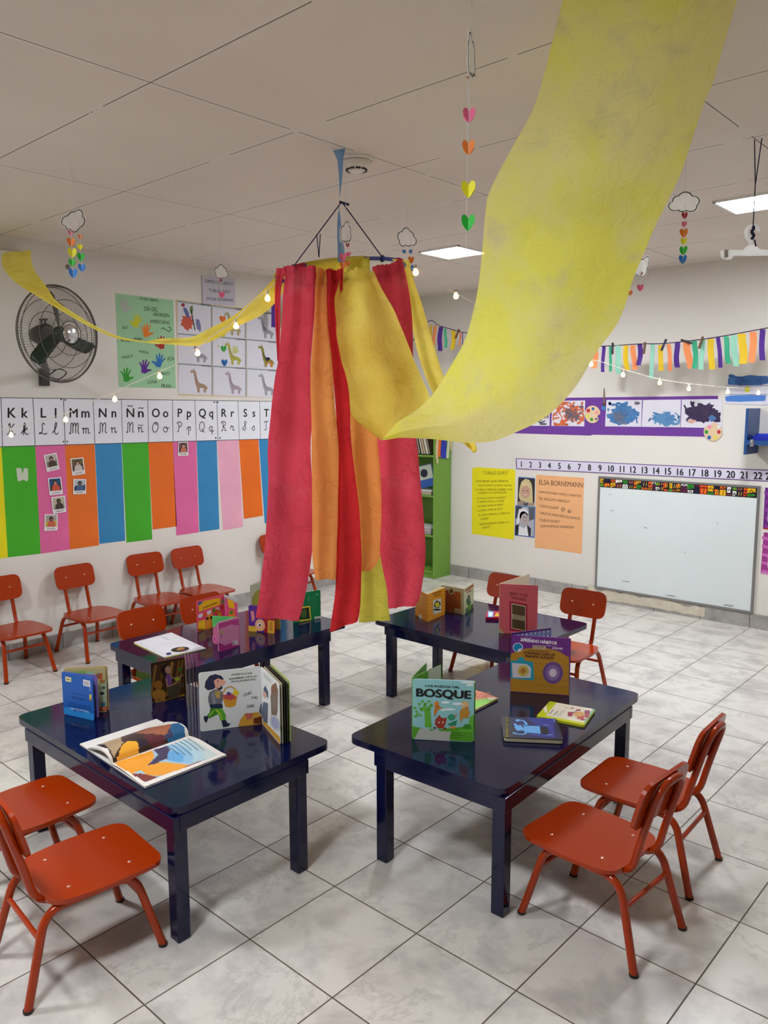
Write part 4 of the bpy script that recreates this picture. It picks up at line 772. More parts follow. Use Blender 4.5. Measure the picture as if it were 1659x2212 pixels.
def drape(name, L_, R_, place, m_, label, cat, group=None, n=60, w=17, amp=.008, fr=1.35, ph=0, top=0, edge=.0, seed=1):
    A, B = rough_curve(L_, n), rough_curve(R_, n); rows = []
    for i in range(n):
        t = i / (n - 1); row = []
        for j in range(w):
            s_ = j / (w - 1); x = A[i][0] * (1 - s_) + B[i][0] * s_; y = A[i][1] * (1 - s_) + B[i][1] * s_
            x += edge * noise.noise((seed, t * 9, s_ * 2)); y += edge * noise.noise((seed + 7, t * 9, s_ * 9))
            p, nn = place(x, y, t, s_)
            a = amp + top * math.exp(-t * 9)
            dsp = a * math.sin(fr * 2 * math.pi * s_ + ph + 1.5 * noise.noise((t * 2.0, seed, 0))) + a * .8 * noise.noise((t * 5, s_ * 3, seed * 3.1)) + (top * .8 * math.sin(s_ * 40 + seed) * math.exp(-t * 14) if top else 0)
            row.append(p + nn * dsp)
        rows.append(row)
    b = MB(); b.grid(rows, m_); return b.build(name, label=label, cat=cat, group=group)
def vplane(off):
    def f(x, y, t, s_):
        q = hit(RC + TC * off, TC, x, y); k = max(0, 1 - t * 2.2) ** 2
        if k > 0 and off > .05:
            l = (q - RC).dot(LT); o2 = math.sqrt(max(.0009, (RAD + .045) ** 2 - l * l)); q = hit(RC + TC * (off * (1 - k) + o2 * k), TC, x, y)
        return q, TC
    return f
G_ = 'cloth strips hanging from the hoop'
drape('cloth_strip', [(612, 575), (616, 590), (611, 640), (609, 700), (600, 780), (593, 820), (586, 890), (579, 960), (579, 1050), (574, 1160), (566, 1240), (552, 1334)], [(683, 576), (682, 620), (680, 680), (672, 780), (673, 860), (675, 900), (672, 970), (675, 1100), (675, 1190), (662, 1270), (645, 1341)], vplane(.17), CR, 'wide pink-red cloth strip, leftmost of the wide ones', 'cloth strip', G_, top=.016, edge=2, seed=2)
drape('cloth_strip', [(597, 580), (594, 630), (594, 690), (599, 780)], [(622, 577), (608, 620), (606, 680), (604, 780)], vplane(.10), CR, 'narrow twisted red cloth strip at the left edge of the hoop', 'cloth strip', G_, amp=.006, seed=3)
drape('cloth_strip', [(686, 580), (682, 610), (678, 700), (671, 800), (672, 900), (674, 1050), (674, 1190), (681, 1252)], [(717, 582), (706, 610), (709, 700), (719, 800), (724, 880), (731, 960), (731, 1060), (728, 1160), (725, 1251)], vplane(.262), CO, 'orange cloth strip between the left red strip and the dark red one', 'cloth strip', G_, top=.012, edge=2, seed=4, n=60)
drape('cloth_strip', [(704, 583), (705, 640), (708, 720), (718, 800), (726, 900), (730, 1030), (727, 1160), (724, 1280), (712, 1365)], [(742, 580), (740, 640), (745, 720), (755, 800), (756, 894), (760, 972), (773, 1066), (780, 1176), (780, 1255), (776, 1320), (772, 1342)], vplane(.245), CR2, 'dark red cloth strip in the middle, reaching lowest of all', 'cloth strip', G_, top=.014, edge=2, seed=5)
drape('cloth_strip', [(748, 600), (750, 750), (755, 880), (760, 1000), (772, 1080), (778, 1180), (780, 1234)], [(805, 600), (808, 750), (814, 900), (820, 1000), (827, 1100), (828, 1167), (816, 1215), (795, 1234)], vplane(.045), CO, 'orange cloth strip with a folded hem, right of the dark red strip', 'cloth strip', G_, edge=2, seed=6)
drape('cloth_strip', [(804, 577), (806, 640), (812, 780), (816, 940), (824, 1080), (822, 1190), (833, 1262), (839, 1314)], [(868, 562), (882, 620), (890, 700), (893, 780), (899, 940), (905, 1004), (914, 1113), (919, 1198), (908, 1283), (896, 1309)], vplane(.10), CR, 'wide pink-red cloth strip at the right side of the hoop', 'cloth strip', G_, top=.016, edge=2, seed=7)
drape('cloth_strip', [(748, 560), (760, 800), (770, 1100), (779, 1234), (775, 1345)], [(798, 556), (808, 800), (826, 1100), (834, 1255), (843, 1340)], vplane(-.2), cloth('e4dc5a', 'c9bf4e', .5, .14), 'pale yellow cloth strip at the back, its end showing below the orange strip', 'cloth strip', G_, edge=2, seed=8)
def right_strip(x, y, t, s_):
    P = RC + TC * (.02 - .25 * t); return hit(P, TC, x, y), TC
drape('cloth_strip', [(846, 560), (870, 590), (886, 680), (902, 760), (930, 840), (965, 900), (1000, 958)], [(884, 562), (892, 600), (912, 660), (935, 740), (960, 820), (985, 890), (1028, 962), (1026, 977)], right_strip, CYD, 'narrow yellow cloth strip hanging along the right of the hoop', 'cloth strip', G_, amp=.008, seed=9)
drape('cloth_strip', [(1001, 955), (1010, 965), (1019, 974), (1022, 979)], [(1012, 954), (1024, 960), (1030, 970), (1029, 976)], lambda x, y, t, s_: (hit(RC - TC * .24, TC, x, y), TC), CYD, 'small yellow cloth end peeking below the big yellow streamer', 'cloth strip', G_, amp=.004, seed=9, n=12, w=6)
# cloth loops over the back of the hoop
for a0, a1, m_, lab in ((-172, -127, CR, 'red cloth loop over the back of the hoop'), (-126, -66, CYD, 'yellow cloth loop over the back of the hoop, left of the bare part'), (-190, -173, CYD, 'small yellow cloth loop at the left end of the hoop'), (-22, -8, CR, 'small red cloth loop at the right end of the hoop')):
    b = MB(); rows = []
    for i in range(17):
        a = math.radians(a0 + (a1 - a0) * i / 16); k = .004 * math.sin(i * 1.7)
        rows.append([rp(a, RAD + dr + k * (1 if dz < 0 else .3), dz) for dr, dz in ((-.010, -.055), (-.012, -.02), (-.010, .008), (0, .013), (.010, .008), (.012, -.02), (.011, -.058))])
    b.grid(rows, m_); b.build('cloth_loop', label=lab, cat='cloth strip', group='cloth loops on the hoop')
# the big streamer: drop from the hoop, sag, rise to the ceiling
def dropf(x, y, t, s_): return at(x, y, 2.985 - .10 * t), cd
drape('yellow_streamer_drop', [(735, 584), (732, 610), (724, 650), (727, 720), (738, 780), (752, 830), (758, 890), (785, 920), (822, 951)], [(808, 582), (815, 600), (830, 630), (850, 666), (877, 731), (900, 790), (925, 850), (930, 900), (880, 940)], dropf, CYD, 'yellow cloth length dropping from the hoop front towards the big streamer', 'streamer', 'yellow cloth streamers', top=.014, amp=.012, fr=1.4, edge=2, seed=11, w=21)
def dep(y): 
    T_ = [(-220, 1.60), (-60, 1.82), (0, 1.92), (150, 2.05), (300, 2.20), (500, 2.38), (700, 2.58), (850, 2.74), (960, 2.84)]
    for (y0, d0), (y1, d1) in zip(T_, T_[1:]):
        if y <= y1: return d0 + (d1 - d0) * (y - y0) / (y1 - y0)
    return T_[-1][1]
def bigf(x, y, t, s_):
    return at(x, y, BD[min(len(BD) - 1, int(t * (len(BD) - 1) + .5))] - .05 * math.sin(math.pi * s_) + .06 * (s_ - .5) * 0), cd
UP = [(832, 943), (846, 925), (862, 908), (895, 888), (932, 855), (960, 815), (1000, 745), (1020, 680), (1036, 600), (1050, 450), (1058, 412), (1100, 330), (1150, 240), (1175, 160), (1195, 80), (1216, 0), (1235, -90), (1262, -215)]
LO = [(826, 951), (845, 948), (870, 945), (930, 947), (960, 950), (1005, 956), (1060, 955), (1110, 936), (1180, 900), (1240, 840), (1290, 760), (1340, 690), (1370, 600), (1395, 540), (1420, 480), (1470, 380), (1500, 290), (1522, 225), (1545, 170), (1570, 80), (1594, 0), (1620, -90), (1655, -215)]
_a, _b = rough_curve(UP, 90), rough_curve(LO, 90); BD = [dep((p[1] + q[1]) / 2) for p, q in zip(_a, _b)]
drape('yellow_streamer', UP, LO, bigf, CY, 'wide bright yellow cloth streamer sagging in front and rising to the ceiling', 'streamer', 'yellow cloth streamers', n=90, w=31, amp=.010, fr=1.2, edge=2.5, seed=13)
def Z1(x, y): return (x / 2.765, 420 + y / 2.765)
UL = [Z1(*q) for q in ((1700, 470), (1640, 500), (1550, 590), (1400, 720), (1250, 800), (1150, 850), (1040, 858), (950, 862), (860, 876), (700, 845), (560, 780), (430, 700), (330, 630), (285, 560), (200, 440), (185, 330))]
LL = [Z1(*q) for q in ((1700, 570), (1650, 640), (1560, 720), (1400, 795), (1300, 858), (1170, 905), (1040, 898), (950, 893), (860, 884), (700, 860), (560, 803), (400, 715), (250, 625), (100, 530), (20, 440), (12, 352))]
drape('yellow_streamer', UL, LL, lambda x, y, t, s_: (at(x, y, 3.18 + 1.0 * t + max(0, t - .85) * 4.2), cd), CYD, 'narrow twisted yellow cloth streamer running from the hoop to the left wall', 'streamer', 'yellow cloth streamers', amp=.008, fr=1, seed=15, n=70, w=11)
q = hit((XL, 0, 0), LN, 8, 549); m = MB(); m.box(q + V3((.03, .02, 0)), (.05, .20, .025), mat('f2f2f4', .3)); m.build('adhesive_tape', label='white tape strip fixing the yellow streamer to the left wall', cat='tape')

# ------------------------------------------------------------------ ceiling things
SD = onz(ZC, 770, 342); WH = mat('e8e2d8', .35)
e = empty('smoke_detector', (SD.x, SD.y, ZC), 'white round smoke detector on the ceiling beside the pale blue ribbon', 'smoke detector')
m = MB(); m.lathe((SD.x, SD.y, ZC - .014), [(.066, 0), (.072, .004), (.072, .014)], WH, n=32); m.build('base', e)
m = MB(); m.lathe((SD.x, SD.y, ZC - .055), [(.028, 0), (.032, .004), (.045, .010), (.056, .016), (.062, .028), (.063, .0385)], WH, n=32); m.build('body', e)
m = MB()
for i in range(10):
    a = 2 * math.pi * i / 10; X = V3((math.cos(a), math.sin(a), 0)); m.box(V3((SD.x, SD.y, ZC - .0475)) + X * .041, (.008, .020, .006), mat('25221f', .6), X, V3((-X.y, X.x, 0)), V3((0, 0, 1)))
m.build('vent_slots', e)
# plastic hanger
HP = onz(ZC, 1638, 303); n_ = V3((CAM.x - HP.x, CAM.y - HP.y, 0)).normalized(); PW = cloth('ffffff', None, .45, 0, 2.2, None, 0.)
e = empty('clothes_hanger', (HP.x, HP.y, ZC), 'white plastic clothes hanger hung from the ceiling by navy cord at the right edge', 'hanger')
s = Sheet(HP, n_); f4 = lambda x, y: (1540 + x / 6.504, 280 + y / 6.504)
pts = [f4(*q) for q in ((100, 1705), (160, 1690), (420, 1690), (470, 1640), (530, 1610), (600, 1615), (660, 1680), (774, 1688))] + [(1690, 541), (1697, 539), (1700, 556), (1692, 561), (1684, 553)] + [f4(*q) for q in ((774, 1765), (560, 1770), (290, 1765), (260, 1815), (190, 1830), (130, 1815), (105, 1780))]
s.slab(pts, PW, .010); s.build('bar', e, bevel=.002)
m = MB(); m.tube(smooth_path([s.pt(f4(*q)) - n_ * .005 for q in ((530, 1620), (530, 1570), (480, 1500), (465, 1430), (500, 1370), (570, 1345), (620, 1370), (665, 1425))], 6), .0075, PW, 10); m.build('hook', e)
m = MB(); m.prism([s.pt(f4(*q), 1) + n_ * .003 for q in ((160, 1690), (215, 1690), (215, 1790), (165, 1800))], -n_, .016, mat('a8a6a2', .3)); m.build('clip', e)
m = MB()
for x, y in ((585, 140), (688, 122)): 
    top = onz(ZC, *f4(x, y)); m.tube([top, s.pt(f4(595, 780)), s.pt(f4(565, 1350)) + n_ * .006], .0022, CORD, 6)
m.tube([s.pt(f4(560 + 14 * math.sin(i), 1360 + i * 17)) + n_ * .006 for i in range(12)], .006, CORD, 8); m.tube([s.pt(f4(585, 1550)) + n_ * .006, s.pt(f4(603, 1645)) + n_ * .006], .003, CORD, 6); m.build('cord', e)

# paper heart mobiles
HEART = [(0, .72), (.10, .88), (.28, .97), (.44, .88), (.50, .68), (.44, .42), (.25, .16), (0, -.06)]
THR = mat('dcdcd8', .6); CLOUD = cloth('fffefc', None, .4, 0, 2.2, None, 0.)
HC = {'red': 'a81c34', 'pink': 'f06c98', 'orange': 'f0842c', 'yellow': 'f0ea20', 'green': '2cc03c', 'blue': '2f80d8'}
CC = [(-.62, -.26, .36), (-.34, .16, .38), (.08, .40, .44), (.56, .12, .40), (.40, -.28, .40), (-.12, -.32, .38)]
def cloudpts(cx, cy, rx, ry, rot, lobes, ph, n=72):
    P = []; fl = -1 if lobes % 2 else 1
    for i in range(n):
        a = 2 * math.pi * i / n; dx, dy = math.cos(a), math.sin(a); k = 0
        for (ox, oy, r) in CC:
            bq = ox * dx + oy * dy; ds = bq * bq - (ox * ox + oy * oy - r * r)
            if ds > 0: k = max(k, bq + math.sqrt(ds))
        x, y = dx * rx * k * fl, -dy * ry * k * 1.15; r = math.radians(rot); P.append((cx + x * math.cos(r) - y * math.sin(r), cy + x * math.sin(r) + y * math.cos(r)))
    return P
def mobile(label, cx, cy, rx, ry, depth, hearts, turn=0, rot=0, lobes=6, ph=.3, xy=None, strings=(), tail=8):
    p = at(cx, cy, depth)
    if xy: p = V3((xy[0], xy[1], hit((xy[0], xy[1], 0), V3((CAM.x - xy[0], CAM.y - xy[1], 0)).normalized(), cx, cy).z))
    e = empty('heart_mobile', (p.x, p.y, ZC), label, 'mobile', 'paper cloud and heart mobiles')
    tc = V3((CAM.x - p.x, CAM.y - p.y, 0)).normalized(); nr = mathutils.Matrix.Rotation(math.radians(turn), 3, 'Z') @ tc
    s = Sheet(p, nr); C0 = cloudpts(cx, cy, rx, ry, rot, lobes, ph); s.slab(C0, CLOUD, .002)
    c3 = [s.pt(q) for q in C0]; cen = sum(c3, V3()) / len(c3)
    for side in (1, -1):
        o = s.N * (.0004 if side > 0 else -.0024); k = len(c3)
        a1 = [cen + (q - cen) * .93 + o for q in c3]; a2 = [cen + (q - cen) * .93 - (q - cen).normalized() * .0036 + o for q in c3]
        s.add(a1 + a2, [(i, (i + 1) % k, (i + 1) % k + k, i + k) for i in range(k)], mat('1c1a1a', .7))
    s.build('cloud', e)
    topz = max(q.z for q in c3); m = MB(); m.tube([(p.x, p.y, ZC), (p.x, p.y, topz - .004)], .0009, THR, 4); m.build('string', e)
    Rt = V3((-tc.y, tc.x, 0))
    cols_ = {}
    for hx, hy, w, c in hearts:
        o = hit(p, tc, hx, hy); W = (hit(p, tc, hx + w / 2, hy) - hit(p, tc, hx - w / 2, hy)).length; cols_.setdefault(round(hx / 9), []).append((o, W))
        b = MB(); hm = mat(HC[c], .6); jit = random.uniform(-25, 25)
        for a in (-28, 208, 35, 145):
            d_ = mathutils.Matrix.Rotation(math.radians(a + jit * .4), 3, 'Z') @ Rt
            pts = [o + d_ * (x * W) + V3((0, 0, (y - .45) * W)) for x, y in HEART]; b.add(pts, [tuple(range(len(pts)))], hm)
        b.build('heart', e)
    for k, L_ in cols_.items():
        zt_, zb_ = max(o.z for o, _ in L_), min(o.z - w_ * .5 for o, w_ in L_); o = L_[0][0]
        m = MB(); m.tube([(o.x, o.y, min(topz, cen.z)), (o.x, o.y, zb_ - tail * .0015)], .0009, THR, 4); m.build('string', e)
mobile('cloud mobile with two strings of rainbow hearts before the left wall fan', 159, 477, 26, 31, 0, [(153, 503, 13, 'pink'), (154, 524, 20, 'orange'), (156, 547, 22, 'yellow'), (156, 568, 17, 'green'), (158, 591, 22, 'blue'), (173, 512, 11, 'orange'), (173, 534, 13, 'yellow'), (175, 556, 19, 'green'), (177, 579, 18, 'blue')], xy=(-1.578, .011), turn=25, rot=30, tail=20)
mobile('small cloud mobile above the lilac sign, its hearts before the giraffe drawings', 478, 588, 17, 19, 4.4, [(477, 606, 7, 'red'), (479, 637, 14, 'pink'), (481, 690, 15, 'orange'), (482, 723, 13, 'yellow'), (483, 754, 14, 'green'), (485, 784, 15, 'blue'), (472, 748, 4, 'yellow')], turn=30, lobes=5)
mobile('narrow turned cloud mobile hanging in front of the hoop', 747, 503, 14, 28, 3.17, [(751, 530, 9, 'red'), (753, 550, 11, 'pink'), (741, 557, 18, 'pink'), (741, 574, 16, 'orange'), (752, 570, 12, 'orange')], turn=58, rot=8, lobes=7, ph=.9)
mobile('cloud mobile with blue and orange hearts right of the hoop', 879, 514, 23, 25, 4.2, [(873, 544, 9, 'blue'), (887, 544, 9, 'blue'), (888, 562, 15, 'orange'), (888, 580, 14, 'blue'), (889, 598, 12, 'yellow')], turn=10, lobes=5, ph=1.2)
mobile('cloud mobile with six hearts left of the plastic hanger', 1478, 438, 38, 27, 3.1, [(1479, 466, 15, 'red'), (1478, 485, 13, 'pink'), (1477, 504, 20, 'orange'), (1477, 522, 16, 'yellow'), (1476, 542, 20, 'green'), (1475, 561, 20, 'blue')], lobes=6, ph=.1, turn=5, tail=18)
mobile('cloud mobile half hidden behind the yellow streamer', 1388, 578, 15, 30, 3.9, [(1384, 592, 9, 'red'), (1383, 622, 16, 'pink'), (1361, 633, 12, 'orange')], turn=35, rot=30, lobes=7)
mobile('nearest cloud mobile seen edge on, with four large hearts', 1018, 122, 9, 60, 1.85, [(1011, 168, 6, 'red'), (1013, 250, 31, 'pink'), (1012, 320, 31, 'orange'), (1012, 410, 35, 'yellow'), (1011, 482, 34, 'green')], turn=76, rot=-4, lobes=6, tail=55)

# ------------------------------------------------------------------ fairy lights
BULB = emit('ffc070', 9.0, 'warm_bulb_glow'); WIRE2 = mat('e6e2d8', .4)
def fairy(path, bulbs, label, loc):
    e = empty('fairy_lights', loc, label, 'string lights', 'fairy light strings'); P = smooth_path(path, 10)
    m = MB(); tw = []
    for k in (0, 1): m.tube([p + V3((0, 0, .0016 * math.sin(i * 1.5 + k * 3.14))) + cd * (.0016 * math.cos(i * 1.5 + k * 3.14)) for i, p in enumerate(P)], .0012, WIRE2, 4)
    m.build('wire', e)
    for bp in bulbs:
        n0 = min(P, key=lambda q: (q - bp).length); top = V3((n0.x, n0.y, n0.z)); b = MB()
        b.lathe(bp - V3((0, 0, .012)), [(.002, 0), (.0085, .003), (.0115, .009), (.0105, .016), (.006, .024), (.0045, .028)], BULB, n=14); bo = b.build('bulb', e)
        b = MB(); b.tube([bp + V3((0, 0, .016)), bp + V3((0, 0, .028)), top], [.0045, .0045, .0012], mat('d8cfc0', .4), 8); b.build('socket', bo)
dl = lambda x: 3.14 + (605 - x) * .0018
pl = [(606, 600), *[Z1(*q) for q in ((1600, 570), (1500, 650), (1405, 745), (1380, 775), (1280, 835), (1190, 910), (1100, 965), (1060, 1010), (960, 1055), (860, 1100), (750, 1150), (665, 1195), (560, 1232))], (188, 872), (140, 893), (72, 911), (22, 925), (-30, 930)]
fairy([at(x, y, dl(x)) for x, y in pl], [at(x, y + 2, dl(x)) for x, y in ((578, 643), (510, 703), (427, 761), (345, 811), (248, 861), (142, 905), (24, 938))], 'warm fairy light string from the hoop down past the left wall alphabet', at(606, 600, 3.14))
dr = lambda x: 3.1 + (x - 890) * .0026
pr_ = [(890, 580), (905, 583), (930, 600), (960, 620), (985, 634), (1020, 652), (1100, 690), (1190, 735), (1273, 775), (1300, 782), (1350, 799), (1400, 813), (1440, 822), (1490, 829), (1560, 836), (1620, 840), (1690, 843)]
fairy([at(x, y, dr(x)) for x, y in pr_], [at(x, y + 1, dr(x)) for x, y in ((898, 588), (985, 639), (1277, 786), (1346, 809), (1425, 826), (1488, 839), (1572, 846), (1638, 848))], 'warm fairy light string on the right, running before the purple backing', at(890, 580, 3.1))

# ------------------------------------------------------------------ garland of ribbons on the back wall
GY = 3.93
gp = lambda x, y: hit((0, GY, 0), BN, x, y)
LP_ = [V3((-3.20, 3.2, hit((-3.20, 0, 0), LN, 600, 637).z)), V3((-3.05, 3.75, 2.07)), gp(922, 696), gp(950, 704), gp(1001, 718), gp(1080, 734), gp(1180, 746), gp(1294, 748), gp(1381, 743), gp(1432, 742), gp(1492, 736), gp(1556, 727), gp(1659, 708), gp(1760, 688)]
ge = empty('ribbon_garland', LP_[2], 'garland of purple, orange, yellow and green ribbons strung before the back wall', 'garland')
m = MB(); m.tube(smooth_path(LP_, 6), .0035, mat('3a2050', .7), 6); m.build('line', ge)
GC = {'p': '4a1c86', 'g': '2fa87c', 'm': '92cdb4', 'y': 'e0bc10', 'o': 'ee8e54'}
def Z9(x, y): return (1240 + x / 3.959, 680 + y / 3.959)
def Z7(x, y): return (880 + x / 11.06, 670 + y / 11.06)
rb_ = [(155, 203, 285, 458, 'o', 0), (235, 270, 268, 490, 'p', -4), (300, 330, 265, 486, 'g', -3), (350, 398, 262, 505, 'm', 8), (422, 460, 262, 472, 'y', 8), (487, 526, 260, 470, 'o', 8), (545, 585, 250, 432, 'p', -8), (648, 688, 250, 548, 'm', 0), (720, 768, 258, 480, 'y', 0), (793, 832, 250, 480, 'o', 12), (860, 903, 238, 450, 'p', -3), (935, 990, 232, 460, 'o', 30), (1012, 1054, 222, 460, 'g', 0), (1072, 1115, 210, 470, 'm', 0), (1140, 1198, 205, 468, 'y', 12), (1216, 1256, 190, 452, 'p', 18), (1276, 1320, 183, 418, 'g', 24), (1342, 1392, 175, 440, 'm', 14), (1407, 1470, 160, 420, 'y', 6), (1498, 1558, 145, 410, 'o', 0), (1583, 1636, 125, 390, 'p', 2)]
items = [([Z9(x0, y0), Z9(x1, y0)], [Z9(x0 + ln, y1), Z9(x1 + ln, y1)], c) for x0, x1, y0, y1, c, ln in rb_]
items += [([Z7(x0, y0), Z7(x1, y0)], [Z7(x0 + ln, y1), Z7(x1 + ln, y1)], c) for x0, x1, y0, y1, c, ln in ((535, 600, 345, 620, 'y', 0), (625, 700, 375, 850, 'o', -40), (755, 845, 400, 975, 'p', -40), (890, 935, 440, 900, 'g', -10), (1050, 1140, 480, 945, 'y', -5), (1235, 1290, 530, 860, 'o', 0), (1305, 1345, 520, 900, 'p', 0))]
for i, (a, b_, c) in enumerate(items):
    rows = []
    for k in range(9):
        t = k / 8; row = []
        for j in range(4):
            u = j / 3; x = (a[0][0] * (1 - u) + a[1][0] * u) * (1 - t) + (b_[0][0] * (1 - u) + b_[1][0] * u) * t; y = a[0][1] * (1 - t) + b_[0][1] * t
            q = gp(x, y) + V3((.004 * math.sin(t * 5 + i * 2), .012 * math.sin(t * 4 + i) * t + .006 * math.sin(u * 3 + i), 0)); row.append(q)
        rows.append(row)
    m = MB(); m.grid(rows, CREPE(GC[c])); m.build('ribbon', ge)
for i, (x, c) in enumerate(((585, 'p'), (612, 'g'), (619, 'y'))):
    o = hit((-3.19, 0, 0), LN, x, 645 if i == 0 else 640); m = MB(); m.grid([[o + V3((.004 * math.sin(k), u, -.055 * k)) for u in (0, .025, .05)] for k in range(5)], CREPE(GC[c])); m.build('ribbon', ge)
for (x, y, an, c, lab) in ((1324, 753, 0, '2a2c34', 'dark clothespin, first from the left on the garland right of the streamer'), (1393, 752, 5, '6a4a34', 'brown clothespin on the garland, second right of the streamer'), (1435, 745, 22, '232a4a', 'navy tilted clothespin in the middle of the garland'), (1484, 738, -70, '2c2420', 'dark clothespin lying nearly flat along the garland line'), (1515, 740, 16, '6e5236', 'brown tilted clothespin, rightmost on the garland'), (989, 721, 28, '7a4a20', 'brown clothespin on the garland left of the yellow streamer')):
    o = gp(x, y) - V3((0, .008, 0)); R = mathutils.Matrix.Rotation(math.radians(an), 3, 'Y'); e = empty('clothespin', o, lab, 'clothespin', 'clothespins on the garland'); X, Z = R @ V3((1, 0, 0)), R @ V3((0, 0, 1))
    for sg in (-1, 1): m = MB(); m.box(o + V3((0, sg * .0045, 0)), (.013, .006, .085), mat(c, .6), X, V3((0, 1, 0)), Z); m.build('jaw', e, bevel=.001)
    m = MB(); m.tube([o + X * .008 - V3((0, .009, 0)), o + X * .008 + V3((0, .009, 0))], .004, CHROME, 6); m.build('spring', e)

# ------------------------------------------------------------------ books on the tables
TZ = .4305
def tp(x, y, z=TZ): return onz(z, x, y)
def board(e, name, A, B, h, t, c, art=None, r=.006, side=1, z0=TZ, mt=GLOSS):
    """upright board from A to B (points on the table), artwork on the face the photo shows"""
    A, B = V3((A[0], A[1], z0)), V3((B[0], B[1], z0)); n = (B - A).cross(V3((0, 0, 1))).normalized()
    s = Sheet(A, n, mt, .0003); P = fillet([A, B, B + V3((0, 0, h)), A + V3((0, 0, h))], r)
    s.prism(P, -s.N * side, t, mt(c))
    if art: art(s)
    s.build(name, e); return s
def book(label, A, group='books on the low tables'): return empty('picture_book', (A[0], A[1], TZ), label, 'book', group)
def rect(s, a, b, c, L=1): s.poly([(a[0], a[1]), (b[0], a[1]), (b[0], b[1]), (a[0], b[1])], c, L)
# --- front right table: forest sounds book
A = tp(891, 1597); B = tp(1023, 1603)
e = book('pale blue forest animals book standing open, big black title, front right table', A)
def Z4(x, y): return (860 + x / 3.6065, 1360 + y / 3.6065)
def art(s):
    s.poly([(891, 1568), (905, 1572), (940, 1576), (980, 1572), (1022, 1568), (1022, 1602), (891, 1596)], '5aa02c', 1)
    s.poly([Z4(210, 760), Z4(205, 640), Z4(150, 600), Z4(190, 610), Z4(205, 560), Z4(222, 610), Z4(262, 570), Z4(250, 640), Z4(262, 760)], '5fae34', 2)
    for i, (x, y) in enumerate(((130, 610), (145, 640), (165, 580), (190, 560), (215, 580), (240, 560), (262, 590), (180, 625), (150, 665), (235, 625), (135, 675), (175, 665))): s.ell(*Z4(x, y), 4.0, 2.6, '5fae34', 2, rot=i * 37, n=12)
    for x, y, w in ((370, 567, 9), (460, 578, 11), (395, 622, 14), (350, 625, 5), (545, 410, 16), (560, 430, 8)): s.ell(*Z4(x, y), w, 2.6, 'e8f0ee', 2, jag=.12, n=22)
    s.ell(*Z4(300, 580), 5.5, 6.5, 'd8863a', 3); s.poly([Z4(278, 640), Z4(288, 600), Z4(312, 590), Z4(342, 610), Z4(310, 625), Z4(282, 680)], 'c8782c', 3)
    s.ell(*Z4(522, 590), 8, 9, 'e0b878', 3); s.poly([Z4(500, 560), Z4(506, 552), Z4(515, 570)], 'c89a50', 4); s.poly([Z4(540, 570), Z4(548, 552), Z4(552, 562)], 'c89a50', 4); s.poly([Z4(478, 640), Z4(500, 610), Z4(545, 610), Z4(560, 650), Z4(540, 690), Z4(500, 690), Z4(488, 730), Z4(480, 690)], 'c08a34', 3); s.ell(*Z4(512, 585), 2.2, 2.2, 'f4f4f0', 5, n=10); s.ell(*Z4(513, 586), .9, .9, '201810', 6, n=8); s.ell(*Z4(535, 602), 1.8, 1.6, 'c8502c', 5, n=8)
    s.poly([Z4(290, 700), Z4(322, 662), Z4(335, 685), Z4(360, 690), Z4(378, 682), Z4(372, 730), Z4(350, 768), Z4(310, 768), Z4(285, 735)], 'a0402e', 3)
    for x in (318, 350): s.ell(*Z4(x, 722), 1.7, 1.7, 'f4e8d8', 5, n=8)
    s.ell(*Z4(285, 765), 3, 2.4, '7a2a28', 4); s.ell(*Z4(365, 770), 3.4, 2, '7a2a28', 4)
    s.ell(*Z4(415, 682), 8, 6.5, '3a9a72', 3, n=16, rot=-15); s.poly([Z4(435, 665), Z4(458, 655), Z4(450, 685)], 'c88a70', 3); s.poly([Z4(385, 735), Z4(430, 715), Z4(460, 705), Z4(450, 745), Z4(400, 750)], '2a8a5c', 3); s.ell(*Z4(415, 760), 3, 2.6, 'e08a2c', 4, n=10); s.ell(*Z4(440, 762), 3, 2.6, 'e08a2c', 4, n=10)
    s.poly([Z4(505, 760), Z4(515, 740), Z4(535, 735), Z4(568, 745), Z4(570, 775), Z4(510, 775)], '3f8a2c', 3)
    s.poly([Z4(560, 680), Z4(588, 660), Z4(588, 800), Z4(470, 790), Z4(540, 760)], '6ab83a', 2)
    s.poly([Z4(128, 850), Z4(165, 775), Z4(200, 765), Z4(235, 768), Z4(255, 790), Z4(300, 775), Z4(330, 790), Z4(418, 795), Z4(400, 830), Z4(405, 868), Z4(300, 862), Z4(200, 856)], 'b4b8b0', 4)
    s.poly([Z4(108, 470), Z4(130, 465), Z4(118, 480)], 'a8d0d4', 1)
    s.text('LOS RUIDOS DEL', Z4(212, 444), Z4(482, 458), 4.6, '14201e', 4, .03); s.text('BOSQUE', Z4(145, 520), Z4(566, 540), 17.5, '0f1517', 4, .05)
    for i, w in enumerate((75, 95, 60)): s.line([Z4(412, 802 + i * 19), Z4(412 + w, 805 + i * 19)], .0015, '2c4a1c', 5)
board(e, 'front_cover', A, B, .224, .004, '8fc9cc', art, .008)
d_ = V3((.006, .01, 0)); A2 = A + V3((-.004, .006, 0)); P2 = tp(953, 1561)
board(e, 'back_cover', A2 + V3((-.004, .004, 0)), (P2.x - .055, P2.y - .02), .226, .003, '5a9a34')
board(e, 'page', A2, (P2.x, P2.y), .226, .0025, '62a838', lambda s: s.poly([(925, 1446), (952, 1437), (952, 1475), (925, 1475)], 'cfd6d0', 1))
board(e, 'page', A + V3((.003, .0045, 0)), (B.x, B.y + .008), .222, .003, '6fae3a')
